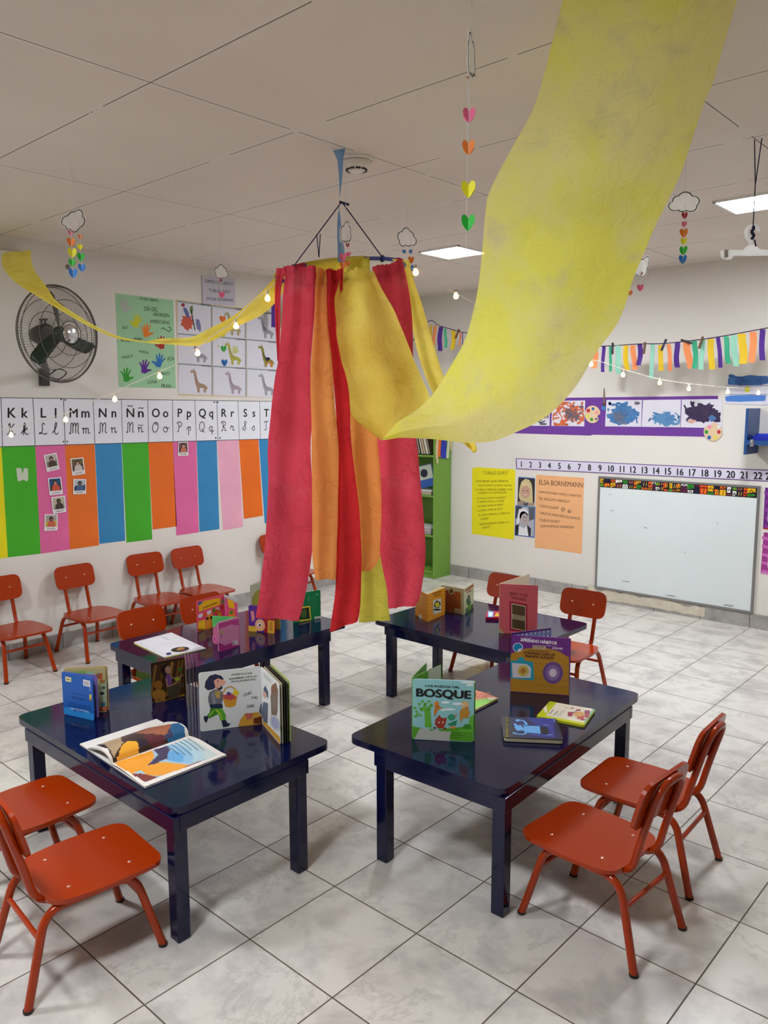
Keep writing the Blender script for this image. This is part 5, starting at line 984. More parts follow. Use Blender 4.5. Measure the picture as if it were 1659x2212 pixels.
# --- purple and gold habits book (its cartoon characters left out)
A = tp(1102, 1494); B = tp(1230, 1503)
e = book('purple and golden picture book standing open at the far side of the front right table', A)
def art(s):
    def z(x, y): return (1080 + x / 6.9125, 1300 + y / 6.9125)
    s.poly([z(160, 780), z(250, 735), z(400, 695), z(560, 685), z(720, 695), z(880, 740), z(1030, 830), (1229, 1502), (1103, 1493)], 'b5842a', 1)
    for y in (910, 1020, 1140, 1235): s.line([z(500, y), z(1038, y + 45)], .0012, '7c561c', 2)
    s.text('COLECCION', z(308, 550), z(470, 556), 2.6, 'e8dcec', 2); s.text('APRENDO H\u00c1BITOS', z(305, 590), z(848, 640), 6.6, 'f4eef6', 2, .05); s.text('con', z(698, 658), z(760, 662), 2.4, 'f0e8f4', 2); s.text('Disney', z(780, 705), z(945, 712), 6, 'e4d8ea', 2, .02, .3)
    s.ell(*z(268, 680), 11, 10, 'f0f0f4', 2); s.ell(*z(268, 680), 9.6, 8.8, '1c86c0', 3); s.poly([z(262, 735), z(275, 705), z(325, 690), z(300, 735)], 'e8e8ee', 4)
    s.poly([z(488, 645), z(684, 655), z(682, 712), z(490, 702)], 'c0aa94', 2); s.text('ALCANZAR', z(510, 676), z(660, 682), 2.6, '4a3a30', 3); s.line([z(520, 690), z(650, 696)], .0008, '6a584a', 3)
    s.text('HIGIENE PERSONAL', z(438, 735), z(740, 752), 3, '5c1c2c', 2); s.text('ATRAPADO CON LAS', z(352, 778), z(824, 812), 5.8, '45101e', 2, .05); s.text('MANOS AZULES', z(380, 828), z(803, 860), 5.6, '45101e', 2, .05)
    s.poly([z(160, 880), z(255, 875), z(300, 825), z(350, 830), z(375, 880), z(495, 895), z(512, 1150), z(490, 1175), z(160, 1140)], '2c9ab4', 2); s.poly([z(180, 912), z(400, 930), z(465, 985), z(460, 1135), z(190, 1130)], 'd4ccd6', 3)
    s.ell(*z(345, 1030), 12, 12, 'c8b45a', 4, jag=.03); s.ell(*z(345, 1030), 6, 6, 'b47a3a', 5)
    s.ell(*z(790, 1060), 22, 24, '6a4a8a', 3); s.ell(*z(790, 1060), 15, 17, '8a6aa8', 4); s.ell(*z(790, 1060), 8, 9, 'd4c8dc', 5)
board(e, 'front_cover', A, B, .242, .004, '6f2f86', art, .005)
P2 = tp(1187, 1479)
def art(s):
    for k in range(9): x = 1112 + k * 8.6; s.line([(x, 1368 - k * 1.2), (x, 1440)], .009, '5a6cae' if k % 2 else '7c8cc4', 2)
    for k in range(5): s.line([(1108, 1383 + k * 12), (1185, 1370 + k * 12)], .008, '8a98cc', 3 - (k % 2) * .5)
A2 = A + V3((-.002, .008, 0)); s = board(e, 'back_cover', A2, (P2.x, P2.y), .249, .004, '5a2a78', None, .003)
s = Sheet(V3((A2.x, A2.y, TZ)), (V3((P2.x, P2.y, 0)) - V3((A2.x, A2.y, 0))).cross(V3((0, 0, 1))).normalized(), GLOSS, .0003)
U = (V3((P2.x, P2.y, 0)) - V3((A2.x, A2.y, 0))).normalized(); O = V3((A2.x, A2.y, TZ)) + s.N * .0008; W = .20
s.add([O + U * a + V3((0, 0, z)) for a, z in ((.008, .008), (W - .006, .008), (W - .006, .241), (.008, .241))], [(0, 1, 2, 3)], GLOSS('c9d0e6'))
for k in range(9): a = .014 + k * .021; s.add([O + s.N * .0002 + U * u + V3((0, 0, z)) for u, z in ((a, .008), (a + .010, .008), (a + .010, .241), (a, .241))], [(0, 1, 2, 3)], GLOSS('6f82bc'))
for k in range(11): a = .012 + k * .021; s.add([O + s.N * .0004 + U * u + V3((0, 0, z)) for u, z in ((.008, a), (W - .006, a), (W - .006, a + .008), (.008, a + .008))], [(0, 1, 2, 3)], GLOSS('8797c8'))
s.build('checked_endpaper', e)
# --- flat books
def flatbook(label, q, t, c, art=None, pages='cfc9b4', ct=.002, r=.006, name='picture_book'):
    """q: four pixels of the top face"""
    P = [onz(TZ + t, x, y) for x, y in q]; cen = sum(P, V3()) / 4; e = empty(name, (cen.x, cen.y, TZ), label, 'book', 'books on the low tables')
    s = Sheet(P[0], (0, 0, 1), GLOSS, .0003); s.prism(fillet(P, r), (0, 0, -1), ct, GLOSS(c))
    if art: art(s)
    s.build('front_cover', e)
    m = MB(); m.prism(fillet([cen + (p - cen) * .975 - V3((0, 0, ct)) for p in P], r), (0, 0, -1), t - 2 * ct, mat(pages, .8, .15)); m.build('pages', e)
    m = MB(); m.prism(fillet([p - V3((0, 0, t - ct)) for p in P], r), (0, 0, -1), ct - .0002, GLOSS(c)); m.build('back_cover', e); return e
def Z5(x, y): return (1060 + x / 6.9125, 1500 + y / 6.9125)
def art(s):
    s.poly([Z5(300, 345), Z5(560, 350), Z5(940, 375), Z5(1060, 650), Z5(700, 665), Z5(420, 640), Z5(330, 500)], '1c1c50', 1); s.poly([Z5(540, 345), Z5(930, 362), Z5(960, 655), Z5(560, 610), Z5(700, 480)], '2b3488', 2)
    s.poly([Z5(540, 470), Z5(730, 478), Z5(748, 590), Z5(548, 575), Z5(470, 540), Z5(440, 545), Z5(395, 548), Z5(355, 500), Z5(360, 470), Z5(335, 440), Z5(370, 435), Z5(400, 465), Z5(450, 460), Z5(470, 490), Z5(500, 505), Z5(480, 450)], '5fa4e0', 3)
    s.line([Z5(385, 392), Z5(430, 385), Z5(490, 400), Z5(525, 430), Z5(530, 475)], .010, '5fa4e0', 3); s.ell(*Z5(400, 392), 4.5, 2.6, '5fa4e0', 3.5); s.line([Z5(340, 580), Z5(400, 597), Z5(470, 600), Z5(520, 590), Z5(530, 550)], .009, '5fa4e0', 3.2); s.ell(*Z5(350, 580), 4, 1.9, '5fa4e0', 3.5)
    s.poly([Z5(730, 478), Z5(840, 490), Z5(865, 540), Z5(860, 605), Z5(748, 590)], '0d0d18', 3); s.line([Z5(790, 452), Z5(880, 472)], .004, '8aa0d8', 3); s.line([Z5(830, 612), Z5(925, 602)], .004, '8aa0d8', 3)
    s.poly([Z5(925, 360), Z5(960, 362), Z5(965, 430), Z5(945, 432)], '5a6898', 3)
    # title running up the cover
    a, b_ = Z5(262, 640), Z5(258, 345); vs, fs, w = glyphs('hombre de ogro'); Aq, Bq = s.pt(a, 3), s.pt(b_, 3); Hq = s.pt(Z5(205, 640), 3) - Aq
    for k in (0, .03): s.add([Aq + (Bq - Aq) * ((x + k) / w) + Hq * (y * 1.25) for x, y in vs], fs, GLOSS('e8dc3a'))
flatbook('thick dark blue book lying flat, pale blue figure on its cover', [Z5(150, 330), Z5(985, 365), Z5(1092, 680), Z5(192, 640)], .017, '14131c', art, 'b0aa90', .0015, .012)
def art(s):
    s.poly([Z5(985, 125), Z5(1520, 215), Z5(1555, 235), Z5(1395, 425), Z5(820, 318)], 'e6e0cc', 1); s.poly([Z5(1520, 215), Z5(1562, 230), Z5(1400, 455), Z5(1393, 420)], '8cb88a', 2)
    s.poly([Z5(830, 165), Z5(845, 250), Z5(822, 285), Z5(780, 215)], 'e6e0cc', 2)
    for a, b_, c in (((1150, 265), (1220, 330), 'a8425c'), ((1270, 225), (1340, 250), 'b05468'), ((1400, 240), (1480, 290), '9a4a6c'), ((1290, 320), (1390, 370), 'c05a50'), ((1400, 290), (1470, 350), 'b85a70'), ((1200, 200), (1240, 215), 'a04a5c'), ((1345, 370), (1410, 390), 'a8425c')):
        p, q = Z5(*a), Z5(*b_); rect(s, p, q, c, 3)
    s.ell(*Z5(1320, 300), 13, 5, 'dca862', 4, jag=.1); s.line([Z5(1215, 290), Z5(1250, 265), Z5(1300, 270)], .005, '7c4a2c', 5); s.line([Z5(1065, 185), Z5(1110, 180), Z5(1135, 215)], .002, 'a88a20', 3); s.line([Z5(1135, 195), Z5(1200, 210)], .0015, 'b05468', 3)
    for k, (x, y, dx, dy) in enumerate(((870, 300, 70, -70), (935, 315, 70, -60), (990, 325, 90, -90), (1020, 330, 90, -90))): s.line([Z5(x, y), Z5(x + dx, y + dy)], .006 if k < 2 else .0018, 'a09a8a', 3)
    s.line([Z5(850, 150), Z5(880, 125), Z5(920, 120)], .0015, '8a9a10', 2); s.line([Z5(860, 175), Z5(895, 150), Z5(930, 140)], .0015, '8a9a10', 2)
flatbook('thin yellow-green and white book lying flat with a small pink figure', [Z5(880, 100), Z5(1562, 228), Z5(1400, 460), Z5(682, 322)], .009, 'c4cc14', art, 'c4c81c', .0015, .005)
def art(s):
    s.poly([(1008, 1488), (1040, 1494), (1074, 1507), (1072, 1511), (1020, 1524)], 'd8805c', 1); s.poly([(1008, 1516), (1062, 1507), (1070, 1512), (1022, 1534), (1012, 1530)], '8ad04a', 2); s.scribble(1024, 1496, 1060, 1506, '8c4a34', 8, 5, .005, 3); s.poly([(1052, 1507), (1070, 1507), (1072, 1510), (1056, 1513)], 'dcd0b8', 3)
flatbook('small orange and green book lying flat, half hidden behind the pale blue forest book', [(1020, 1488), (1077, 1508), (1022, 1536), (966, 1512)], .008, 'c8b084', art, 'b0a888', .0015, .004)
# --- front left table
def Zb(x, y): return (120 + x / 5.184, 1420 + y / 5.184)
A = tp(138, 1543); B = tp(204, 1557)
e = book('small blue board book standing open at the left end of the front left table', A)
def art(s):
    s.poly([Zb(95, 630), Zb(95, 560), Zb(200, 560), Zb(205, 610), Zb(240, 600), Zb(300, 615), Zb(350, 600), Zb(432, 640), Zb(430, 710)], '2a86cc', 1); s.poly([Zb(110, 212), Zb(178, 228), Zb(176, 278), Zb(112, 265)], 'd8d49a', 2); s.line([Zb(120, 240), Zb(168, 252)], .004, '7c7440', 3)
    s.poly([Zb(310, 245), Zb(388, 262), Zb(384, 332), Zb(310, 315)], 'dcdce4', 2)
    for k in range(6): s.line([Zb(325 + k * 9, 262 + k * 2), Zb(325 + k * 9, 306 + k * 2)], .0012, '1c1c24', 3)
    s.poly([Zb(382, 412), Zb(405, 415), Zb(402, 488), Zb(380, 480)], 'd8cc50', 2); s.ell(*Zb(392, 472), 2, 2.4, 'b84a2c', 3, n=10); s.line([Zb(390, 300), Zb(388, 380)], .002, 'c8d0e4', 3)
    for k, (x0, x1, y) in enumerate(((190, 340, 395), (180, 340, 435), (185, 340, 450), (140, 400, 500), (140, 400, 520), (150, 400, 540))): s.line([Zb(x0, y), Zb(x1, y + (x1 - x0) * .22)], .0018, '0c3c78', 2)
    vs, fs, w = glyphs('Coleccion Descubro'); a, b_ = Zb(372, 598), Zb(165, 560); A_, B_ = s.pt(a, 3), s.pt(b_, 3); s.add([A_ + (B_ - A_) * (x / w) - V3((0, 0, y * .013)) for x, y in vs], fs, GLOSS('c4d8ee'))
board(e, 'back_cover', A, B, .172, .004, '1c5cb0', art, .012)
C2 = tp(215, 1552); C3 = tp(232, 1538)
board(e, 'page', A + V3((0, .005, 0)), (C2.x - .005, C2.y), .170, .003, '7466aa', None, .010)
def art(s):
    s.poly([Zb(180, 165), Zb(330, 150), Zb(335, 190), Zb(190, 185)], '7cb84c', 1); s.poly([Zb(345, 165), Zb(425, 160), Zb(430, 210), Zb(350, 195)], '8cc4a8', 2); s.poly([Zb(440, 190), Zb(525, 175), Zb(525, 250), Zb(450, 235)], 'b8583a', 2); s.ell(*Zb(483, 193), 3.4, 3.4, '2c2c2c', 3, n=12); s.ell(*Zb(483, 193), 1.8, 1.8, 'c0b8a0', 4, n=10)
    s.poly([Zb(490, 255), Zb(575, 250), Zb(575, 545), Zb(495, 545)], '9aa88a', 2); s.poly([Zb(490, 250), Zb(560, 250), Zb(545, 290), Zb(495, 290)], 'a0703a', 3); s.ell(*Zb(522, 402), 5, 3, '14141a', 3, n=12); s.ell(*Zb(540, 340), 3, 2.4, '24242c', 3, n=10); s.poly([Zb(512, 515), Zb(558, 500), Zb(552, 545), Zb(516, 545)], '2c6c9c', 3); s.poly([Zb(495, 560), Zb(578, 545), Zb(578, 600), Zb(495, 600)], 'c0582c', 3); s.text('EN', Zb(522, 582), Zb(556, 580), 3, 'ece4d0', 4)
board(e, 'page', A + V3((-.004, .010, 0)), (C3.x, C3.y), .180, .003, 'b4ac7c', art, .010)
board(e, 'front_cover', A + V3((-.008, .014, 0)), (C3.x - .01, C3.y + .014), .180, .004, 'b89a68', None, .010)
A = tp(404, 1529); B = tp(329, 1519)
e = book('dark brown picture book standing open behind the big white one', A)
A0 = tp(329, 1519); B0 = tp(402, 1504)
def art(s):
    s.poly([Zb(1075, 100), Zb(1440, 20), Zb(1445, 430), Zb(1085, 510)], '3a2412', 1)
    for k, (x, w) in enumerate(((1110, 26), (1190, 30), (1290, 34), (1370, 26), (1415, 16))): s.poly([Zb(x, 95 - (x - 1075) * .2), Zb(x + w, 90 - (x - 1075) * .2), Zb(x + w - 50, 420), Zb(x - 60 + w * .4, 430)], ['7a5422', '5c3c18', '8a6430', '6c4820', '7c5a2c'][k], 2)
    s.poly([Zb(1240, 470), Zb(1445, 405), Zb(1445, 430), Zb(1100, 510)], '8a6a1c', 2)
    s.ell(*Zb(1150, 310), 9, 10, '8a5c20', 3, n=18); s.ell(*Zb(1160, 420), 15, 13, '9a6c28', 3, n=20); s.ell(*Zb(1180, 490), 14, 5, 'a07428', 3, n=18)
    s.ell(*Zb(1225, 135), 9, 12, '15100f', 4, n=18); s.ell(*Zb(1258, 140), 6.5, 8.5, 'a07868', 5, n=16); s.poly([Zb(1245, 190), Zb(1275, 190), Zb(1305, 235), Zb(1295, 310), Zb(1240, 310), Zb(1230, 240)], '6c4484', 4); s.line([Zb(1240, 240), Zb(1250, 330), Zb(1300, 310), Zb(1370, 270)], .006, 'a07868', 5); s.line([Zb(1290, 220), Zb(1340, 235), Zb(1430, 195)], .004, 'a07868', 5)
    s.ell(*Zb(1362, 240), 6, 4.4, '8aa02c', 6, n=12); s.ell(*Zb(1395, 135), 4.5, 4.5, '2c6c24', 5, n=12, jag=.2); s.poly([Zb(1255, 330), Zb(1310, 320), Zb(1440, 275), Zb(1445, 320), Zb(1380, 360), Zb(1380, 440), Zb(1280, 460), Zb(1255, 400)], '423c30', 4)
board(e, 'page', A0, B0, .166, .003, '2c1c10', art, .006)
_hf = .186
for k, (c, dx) in enumerate((('8c7a60', 0), ('7c6c58', .012), ('6a4a5c', .024), ('54283c', .034))):
    S = V3((B0.x, B0.y, 0)); E_ = tp(404, 1529.5) + V3((dx * .6, dx * .9, 0)); board(e, 'page' if k < 3 else 'back_cover', S + V3((dx * .6, dx * .9, 0)), (E_.x, E_.y), _hf - .002 * k, .0022, c, None, .004)
# big white open book
def Zw(x, y): return (100 + x / 2.765, 1400 + y / 2.765)
A = tp(566, 1563); L0 = tp(433, 1581); R0 = tp(605, 1609)
e = book('big white board book standing open with a walking man carrying a fruit basket', A)
def art(s):
    s.text('DE VUELTA A CASA,', Zw(1105, 165), Zw(1232, 153), 3.9, '1c1c20', 2); s.text('SHAKESPEARE CORTA LAS', Zw(1092, 190), Zw(1258, 172), 3.9, '1c1c20', 2); s.text('FRUTAS EN PEDACITOS...', Zw(1105, 206), Zw(1258, 190), 3.9, '1c1c20', 2)
    for a, b_, h in (((1180, 290), (1228, 272), 6.5), ((1225, 302), (1264, 302), 5), ((1197, 358), (1243, 352), 6.5)): s.text('CHIC', Zw(*a), Zw(*b_), h, '1c1c20', 2)
    def P(pts, c, L): s.poly([Zw(*q) for q in pts], c, L)
    P([(945, 235), (950, 200), (975, 165), (1010, 155), (1045, 165), (1060, 185), (1035, 205), (1000, 245), (965, 252)], '2e2f4c', 2)
    P([(1000, 195), (1025, 180), (1055, 190), (1072, 200), (1068, 215), (1040, 225), (1030, 250), (1012, 240), (1005, 215)], 'e4a890', 3); P([(1015, 235), (1030, 240), (1052, 222), (1048, 245), (1030, 252)], '2a2430', 4); s.ell(*Zw(1024, 197), 1.2, 1.8, '1c1c28', 4, n=8)
    P([(965, 300), (975, 262), (1010, 245), (1050, 258), (1062, 290), (1045, 335), (1000, 345), (970, 330)], '6c6e7a', 2); P([(985, 270), (1000, 262), (1015, 330), (995, 340)], '8a8c98', 3); P([(1005, 255), (1040, 258), (1038, 300), (1012, 295)], 'b89a50', 3)
    P([(972, 335), (1050, 332), (1055, 355), (1030, 362), (980, 358)], '28304a', 3)
    P([(980, 358), (1030, 362), (1025, 395), (975, 420), (955, 408), (975, 385)], '3f8a2c', 2); P([(1000, 360), (1050, 358), (1072, 400), (1070, 430), (1040, 432), (1030, 400)], '58b038', 3); s.line([Zw(1012, 365), Zw(1040, 395), Zw(1050, 430)], .006, 'a8c83c', 4); s.line([Zw(1000, 372), Zw(970, 408)], .005, 'a8c83c', 4)
    P([(940, 405), (970, 408), (965, 425), (955, 448), (942, 430)], '2c3048', 3); P([(1045, 432), (1072, 428), (1080, 445), (1100, 452), (1085, 468), (1055, 472)], '2c3048', 3)
    s.line([Zw(1052, 275), Zw(1070, 240), Zw(1100, 228), Zw(1130, 245), Zw(1140, 280)], .0045, 'c8922c', 3); P([(1052, 290), (1142, 288), (1128, 345), (1095, 355), (1068, 348)], 'd89a34', 3); s.ell(*Zw(1095, 290), 14, 7, 'c0504c', 4, jag=.2); s.ell(*Zw(1090, 272), 5, 4, '6c3a7c', 5); s.poly([Zw(1110, 275), Zw(1125, 240), Zw(1152, 265), Zw(1140, 285)], 'e8c830', 5)
    P([(1145, 468), (1160, 425), (1185, 392), (1265, 382), (1292, 410), (1290, 452), (1215, 462)], 'd4a23c', 2); s.ell(*Zw(1210, 405), 9, 7, 'c86a5c', 3, jag=.25); P([(1238, 420), (1290, 405), (1290, 450), (1238, 452)], '6c3420', 3)
    P([(1270, 380), (1278, 340), (1295, 305), (1293, 250), (1292, 405)], '5c6478', 4)
board(e, 'page', L0, A, .223, .003, 'dfe2e0', art, .010)
def art(s):
    def P(pts, c, L): s.poly([Zw(*q) for q in pts], c, L)
    P([(1295, 430), (1345, 480), (1395, 530), (1397, 575), (1295, 455)], 'd4a23c', 1); P([(1288, 400), (1294, 330), (1300, 320), (1325, 330), (1322, 450), (1300, 440)], '5c6880', 2); s.ell(*Zw(1308, 270), 5, 10, 'd8a890', 3); s.poly([Zw(1298, 250), Zw(1308, 222), Zw(1325, 260), Zw(1326, 305), Zw(1316, 270)], '3a4a74', 4)
    P([(1340, 290), (1350, 220), (1372, 205), (1385, 250), (1382, 380), (1370, 420), (1345, 400)], '7a6a5c', 2); s.ell(*Zw(1360, 245), 6, 11, '8c5a44', 3); s.ell(*Zw(1368, 445), 10, 18, 'c0c4cc', 3, rot=-20); s.ell(*Zw(1368, 445), 7, 13, 'a8accc', 4, rot=-20)
    for k in range(2): s.line([Zw(1298, 150 + k * 12), Zw(1345, 195 + k * 14)], .0018, '3c3c40', 2)
board(e, 'page', A, R0, .222, .003, 'e4e6e2', art, .008)
for k, (dx, c) in enumerate(((.010, 'b8b49a'), (.020, '2a2c20'), (.030, '3c4030'), (.040, 'b9c77e'))):
    o = V3((dx * .15, dx, 0)); E_ = R0 + V3((dx * .25, dx * .95, 0)); board(e, 'page' if k < 3 else 'back_cover', A + o + V3((.004, 0, 0)), (E_.x, E_.y), .222 if k < 3 else .226, .0028, c, None, .006)
# big open book lying down
def Zo(x, y): return (150 + x / 4.484, 1530 + y / 4.484)
G0, G1 = onz(TZ + .006, 239, 1650), onz(TZ + .006, 408, 1589)
RF, RN = onz(TZ + .008, 489, 1629), onz(TZ + .008, 313, 1698); LN_, LF = onz(TZ + .004, 172, 1607), onz(TZ + .004, 338, 1553)
e = empty('open_picture_book', ((G0.x + G1.x) / 2, (G0.y + G1.y) / 2, TZ), 'large open picture book lying on the front left table, white page borders', 'book', 'books on the low tables')
m = MB(); m.prism([V3((p.x, p.y, TZ + .0025)) for p in (LN_, G0, RN, RF, G1, LF)], (0, 0, -1), .0022, GLOSS('d8d4cc')); m.build('cover', e)
def inside(P, x, y):
    c = False; j = len(P) - 1
    for i in range(len(P)):
        if (P[i][1] > y) != (P[j][1] > y) and x < (P[j][0] - P[i][0]) * (y - P[i][1]) / (P[j][1] - P[i][1]) + P[i][0]: c = not c
        j = i
    return c
rightart = [([(600, 635), (690, 630), (830, 660), (980, 680), (1130, 560), (1280, 505), (1200, 560), (740, 715)], '86403a'), ([(440, 520), (610, 460), (700, 420), (740, 370), (800, 385), (825, 470), (770, 540), (700, 600), (600, 635)], 'f2a233'), ([(690, 600), (740, 560), (900, 520), (1000, 530), (1160, 550), (1000, 640), (830, 655), (740, 640)], 'f5a83a'), ([(620, 470), (650, 440), (720, 420), (700, 470), (640, 520)], '3c2c40'), ([(760, 550), (860, 450), (810, 400), (880, 370), (940, 365), (980, 400), (950, 440), (950, 490), (880, 510), (830, 570), (800, 600)], '4a3f60'), ([(860, 350), (1150, 280), (1400, 420), (1450, 450), (1260, 510), (1130, 530), (950, 505), (950, 440), (985, 395), (930, 360)], None)]
def rcol(x, y):
    if not inside([(430, 530), (1165, 290), (1440, 452), (735, 715)], x, y): return 'ece8e0'
    for P, c in rightart:
        if inside(P, x, y):
            if c: return c
            d = math.hypot(x - 1000, (y - 480) * 1.6); return '6aaee0' if d < 110 else ('94c4e4' if d < 200 else ('b8d8e4' if d < 300 else 'ccdedc'))
    return 'e89a34' if x < 620 else 'a8c8d8'
leftart = [([(460, 500), (500, 370), (560, 315), (650, 320), (680, 380), (670, 440), (600, 460)], 'eeaa34'), ([(215, 345), (330, 300), (500, 270), (500, 310), (340, 350)], 'b8a47c'), ([(340, 350), (500, 310), (520, 330), (470, 400), (430, 480), (395, 400)], 'b49a78'), ([(700, 260), (800, 240), (930, 280), (920, 340), (800, 390), (770, 330)], '5c2830'), ([(640, 240), (900, 150), (990, 160), (930, 260), (760, 250)], 'a8664a'), ([(880, 200), (960, 190), (1000, 230), (1000, 280), (930, 310), (900, 250)], '3c3c5c'), ([(960, 150), (1080, 140), (1115, 190), (1115, 265), (930, 330), (1000, 280)], '1f5f8c'), ([(660, 290), (760, 300), (760, 350), (700, 400), (680, 360)], '2c2434')]
def lcol(x, y):
    if not inside([(215, 345), (600, 215), (1060, 140), (1118, 190), (1120, 270), (430, 515), (370, 390)], x, y): return 'ece8e0'
    for P, c in leftart:
        if inside(P, x, y): return c
    return '3a2620'
def page(e, name, f, colf, nu, nv):
    m = MB(); g = [[f(i / nu, j / nv) for j in range(nv + 1)] for i in range(nu + 1)]
    base = {}
    for i in range(nu):
        for j in range(nv):
            c = (g[i][j] + g[i + 1][j + 1]) / 2; x, y = proj(c); k = colf((x - 150) * 4.484, (y - 1530) * 4.484); base.setdefault(k, []).append((i, j))
    vs = [p for r in g for p in r]; w = nv + 1; m.v = [V3(p) for p in vs]
    for k, L_ in base.items():
        q = m.mi(mat(k, .3, .03, 0, 25.))
        for i, j in L_: m.f.append((i * w + j, i * w + j + 1, (i + 1) * w + j + 1, (i + 1) * w + j)); m.m.append(q); m.sm.append(True)
    return m.build(name, e)
def fr(u, v):
    a = G0 * (1 - u) + G1 * u; b_ = RN * (1 - u) + RF * u; p = a * (1 - v) + b_ * v; p.z = TZ + .006 + .010 * math.sin(math.pi * min(1, v * 1.15)) * (1 - v) ; return p
page(e, 'right_page', fr, rcol, 64, 44)
def fl(u, v):
    a = G0 * (1 - u) + G1 * u; b_ = (LN_ * .74 + G0 * .26) * (1 - u) + (LF * .74 + G1 * .26) * u; p = a * (1 - v) + b_ * v; p.z = TZ + .007 + .030 * math.sin(math.pi * v ** .55) ** .8; return p
page(e, 'lifted_page', fl, lcol, 64, 44)
def fb_(u, v):
    a = G0 * (1 - u) + G1 * u; b_ = LN_ * (1 - u) + LF * u; p = a * (1 - v) + b_ * v; p.z = TZ + .0045; return p
m = MB(); m.grid([[fb_(u / 6, v / 6) for v in range(7)] for u in range(7)], mat('e4e2dc', .5)); m.build('left_page', e)
m = MB()
for k in range(5): s_ = [TZ + .0045 + k * .0001, 0]; m.tube([fl(0, v / 14) - V3((0, 0, .0012 * (k + 1))) for v in range(15)], .0006, mat('d8d2c4', .7), 4)
m.build('page_edges', e)
s = Sheet(fr(.5, .5) + V3((0, 0, .0035)), (0, 0, 1), PAPER, .0003)
for k in range(6): 
    u0 = .93 - k * .055; P = [fr(u0 - .006 * j, .10 + j * .07) + V3((0, 0, .0008)) for j in range(9 - (k % 3))]
    sd = (G0 - G1).normalized() * .0012; s.add([p - sd for p in P] + [p + sd for p in P], [(i, i + 1, len(P) + i + 1, len(P) + i) for i in range(len(P) - 1)], mat('50585c', .7))
s.build('text_lines', e)
# --- back left table
def Zt(x, y): return (400 + x / 4.879, 1220 + y / 4.879)
q = [onz(TZ + .004, *a) for a in ((289, 1388), (372, 1367), (404, 1383), (445, 1400), (353, 1419), (330, 1402))]
P = [onz(TZ + .006, *a) for a in ((289, 1387), (370, 1366), (407, 1383), (445, 1400), (354, 1419), (320, 1402))]
e = empty('open_picture_book', ((P[2] + P[5]) / 2).to_tuple()[:2] + (TZ,), 'thin white book lying open and flat on the back left table', 'book', 'books on the low tables')
for nm, pp, art_ in (('left_page', [P[0], P[1], P[2], P[5]], 0), ('right_page', [P[5], P[2], P[3], P[4]], 1)):
    s = Sheet(pp[0], (0, 0, 1), PAPER, .0003); s.prism(pp, (0, 0, -1), .004, PAPER('e4e3ea')); c_ = sum(pp, V3()) / 4
    fr_ = [c_ + (p - c_) * .84 for p in pp]; s.line(fr_ + [fr_[0]], .0015, '6a6a70', 1)
    if art_: s.ell(389, 1403, 20, 5.4, '2c2418', 2, rot=-6); s.ell(390, 1402, 9, 3, 'b08a4c', 3, rot=-6, jag=.2); s.ell(395, 1404, 6, 2, '8a3a2c', 4, rot=-6, jag=.2); s.poly([(358, 1411), (368, 1409), (371, 1413), (361, 1416)], '2c3c68', 2)
    else:
        for k in range(3): s.line([(345 + k * 5, 1374 + k * 3), (362 + k * 3, 1379 + k * 2)], .0018, '8a8a90', 2)
    s.build(nm, e)
m = MB(); m.prism([V3((p.x, p.y, TZ + .0018)) for p in [onz(TZ, *a) for a in ((289, 1391), (372, 1369), (446, 1402), (356, 1422))]], (0, 0, -1), .0016, GLOSS('d8cc3c')); m.build('cover', e)
A = tp(427, 1365); S = tp(487, 1353); B = tp(514, 1360)
S = tp(486, 1348); B = tp(513, 1356)
e = book('colourful market stall book standing open before an orange chair', A)
def art(s):
    s.poly([(427, 1301), (486, 1290), (486, 1350), (428, 1366)], 'e8507c', 1); s.poly([(428, 1303), (432, 1300), (440, 1298), (475, 1291), (477, 1306), (440, 1318), (430, 1322)], 'eab820', 2); s.text('\u00bfTIENES HAMBRE?', Zt(178, 468), Zt(338, 405), 3.6, '3a2a14', 3)
    s.poly([(427, 1301), (440, 1299), (430, 1308)], '2c5ca0', 3)
    for k in range(6): x = 428 + k * 9.4; y = 1328 - k * 3.6; s.poly([(x, y), (x + 9.4, y - 3.6), (x + 9.4, y + 3), (x + 4.7, y + 7), (x, y + 6)], ['e4e0ec', 'e06030'][k % 2], 3)
    s.poly([(428, 1342), (443, 1338), (445, 1362), (428, 1366)], 'eec428', 3); s.poly([(428, 1358), (460, 1350), (480, 1350), (480, 1354), (428, 1367)], 'e0642c', 3); s.poly([(445, 1330), (460, 1326), (462, 1356), (446, 1360)], 'e8a02c', 3)
    for k, (x, y, r, c) in enumerate(((448, 1336, 3, '2c2018'), (456, 1334, 3, '2c2018'), (468, 1320, 4, 'e07020'), (474, 1326, 4, 'e8c428'), (462, 1318, 4, '3c8a34'), (478, 1312, 4, 'd03030'), (481, 1300, 5, '8a8a70'), (470, 1338, 4, 'd84468'), (478, 1340, 4, '48a040'))): s.ell(x, y, r, r * 1.1, c, 4, n=12)
board(e, 'front_cover', A, S, .166, .004, 'e2506c', art, .008)
def art(s):
    s.poly([(486, 1291), (500, 1296), (513, 1304), (513, 1357), (486, 1350)], 'd84a86', 1); s.poly([(491, 1293), (505, 1299), (508, 1316), (494, 1312)], 'eab820', 2); s.poly([(494, 1316), (508, 1320), (508, 1345), (494, 1340)], 'e87a2c', 2); s.ell(500, 1323, 4, 4, '3c8a34', 3); s.poly([(486, 1300), (491, 1302), (491, 1330), (486, 1330)], 'e85c9c', 2)
board(e, 'back_cover', S, B, .163, .004, 'b8c4c0', art, .006)
A = tp(473, 1409); B = tp(517, 1395); e = book('small magenta board book standing open with green inner page', B)
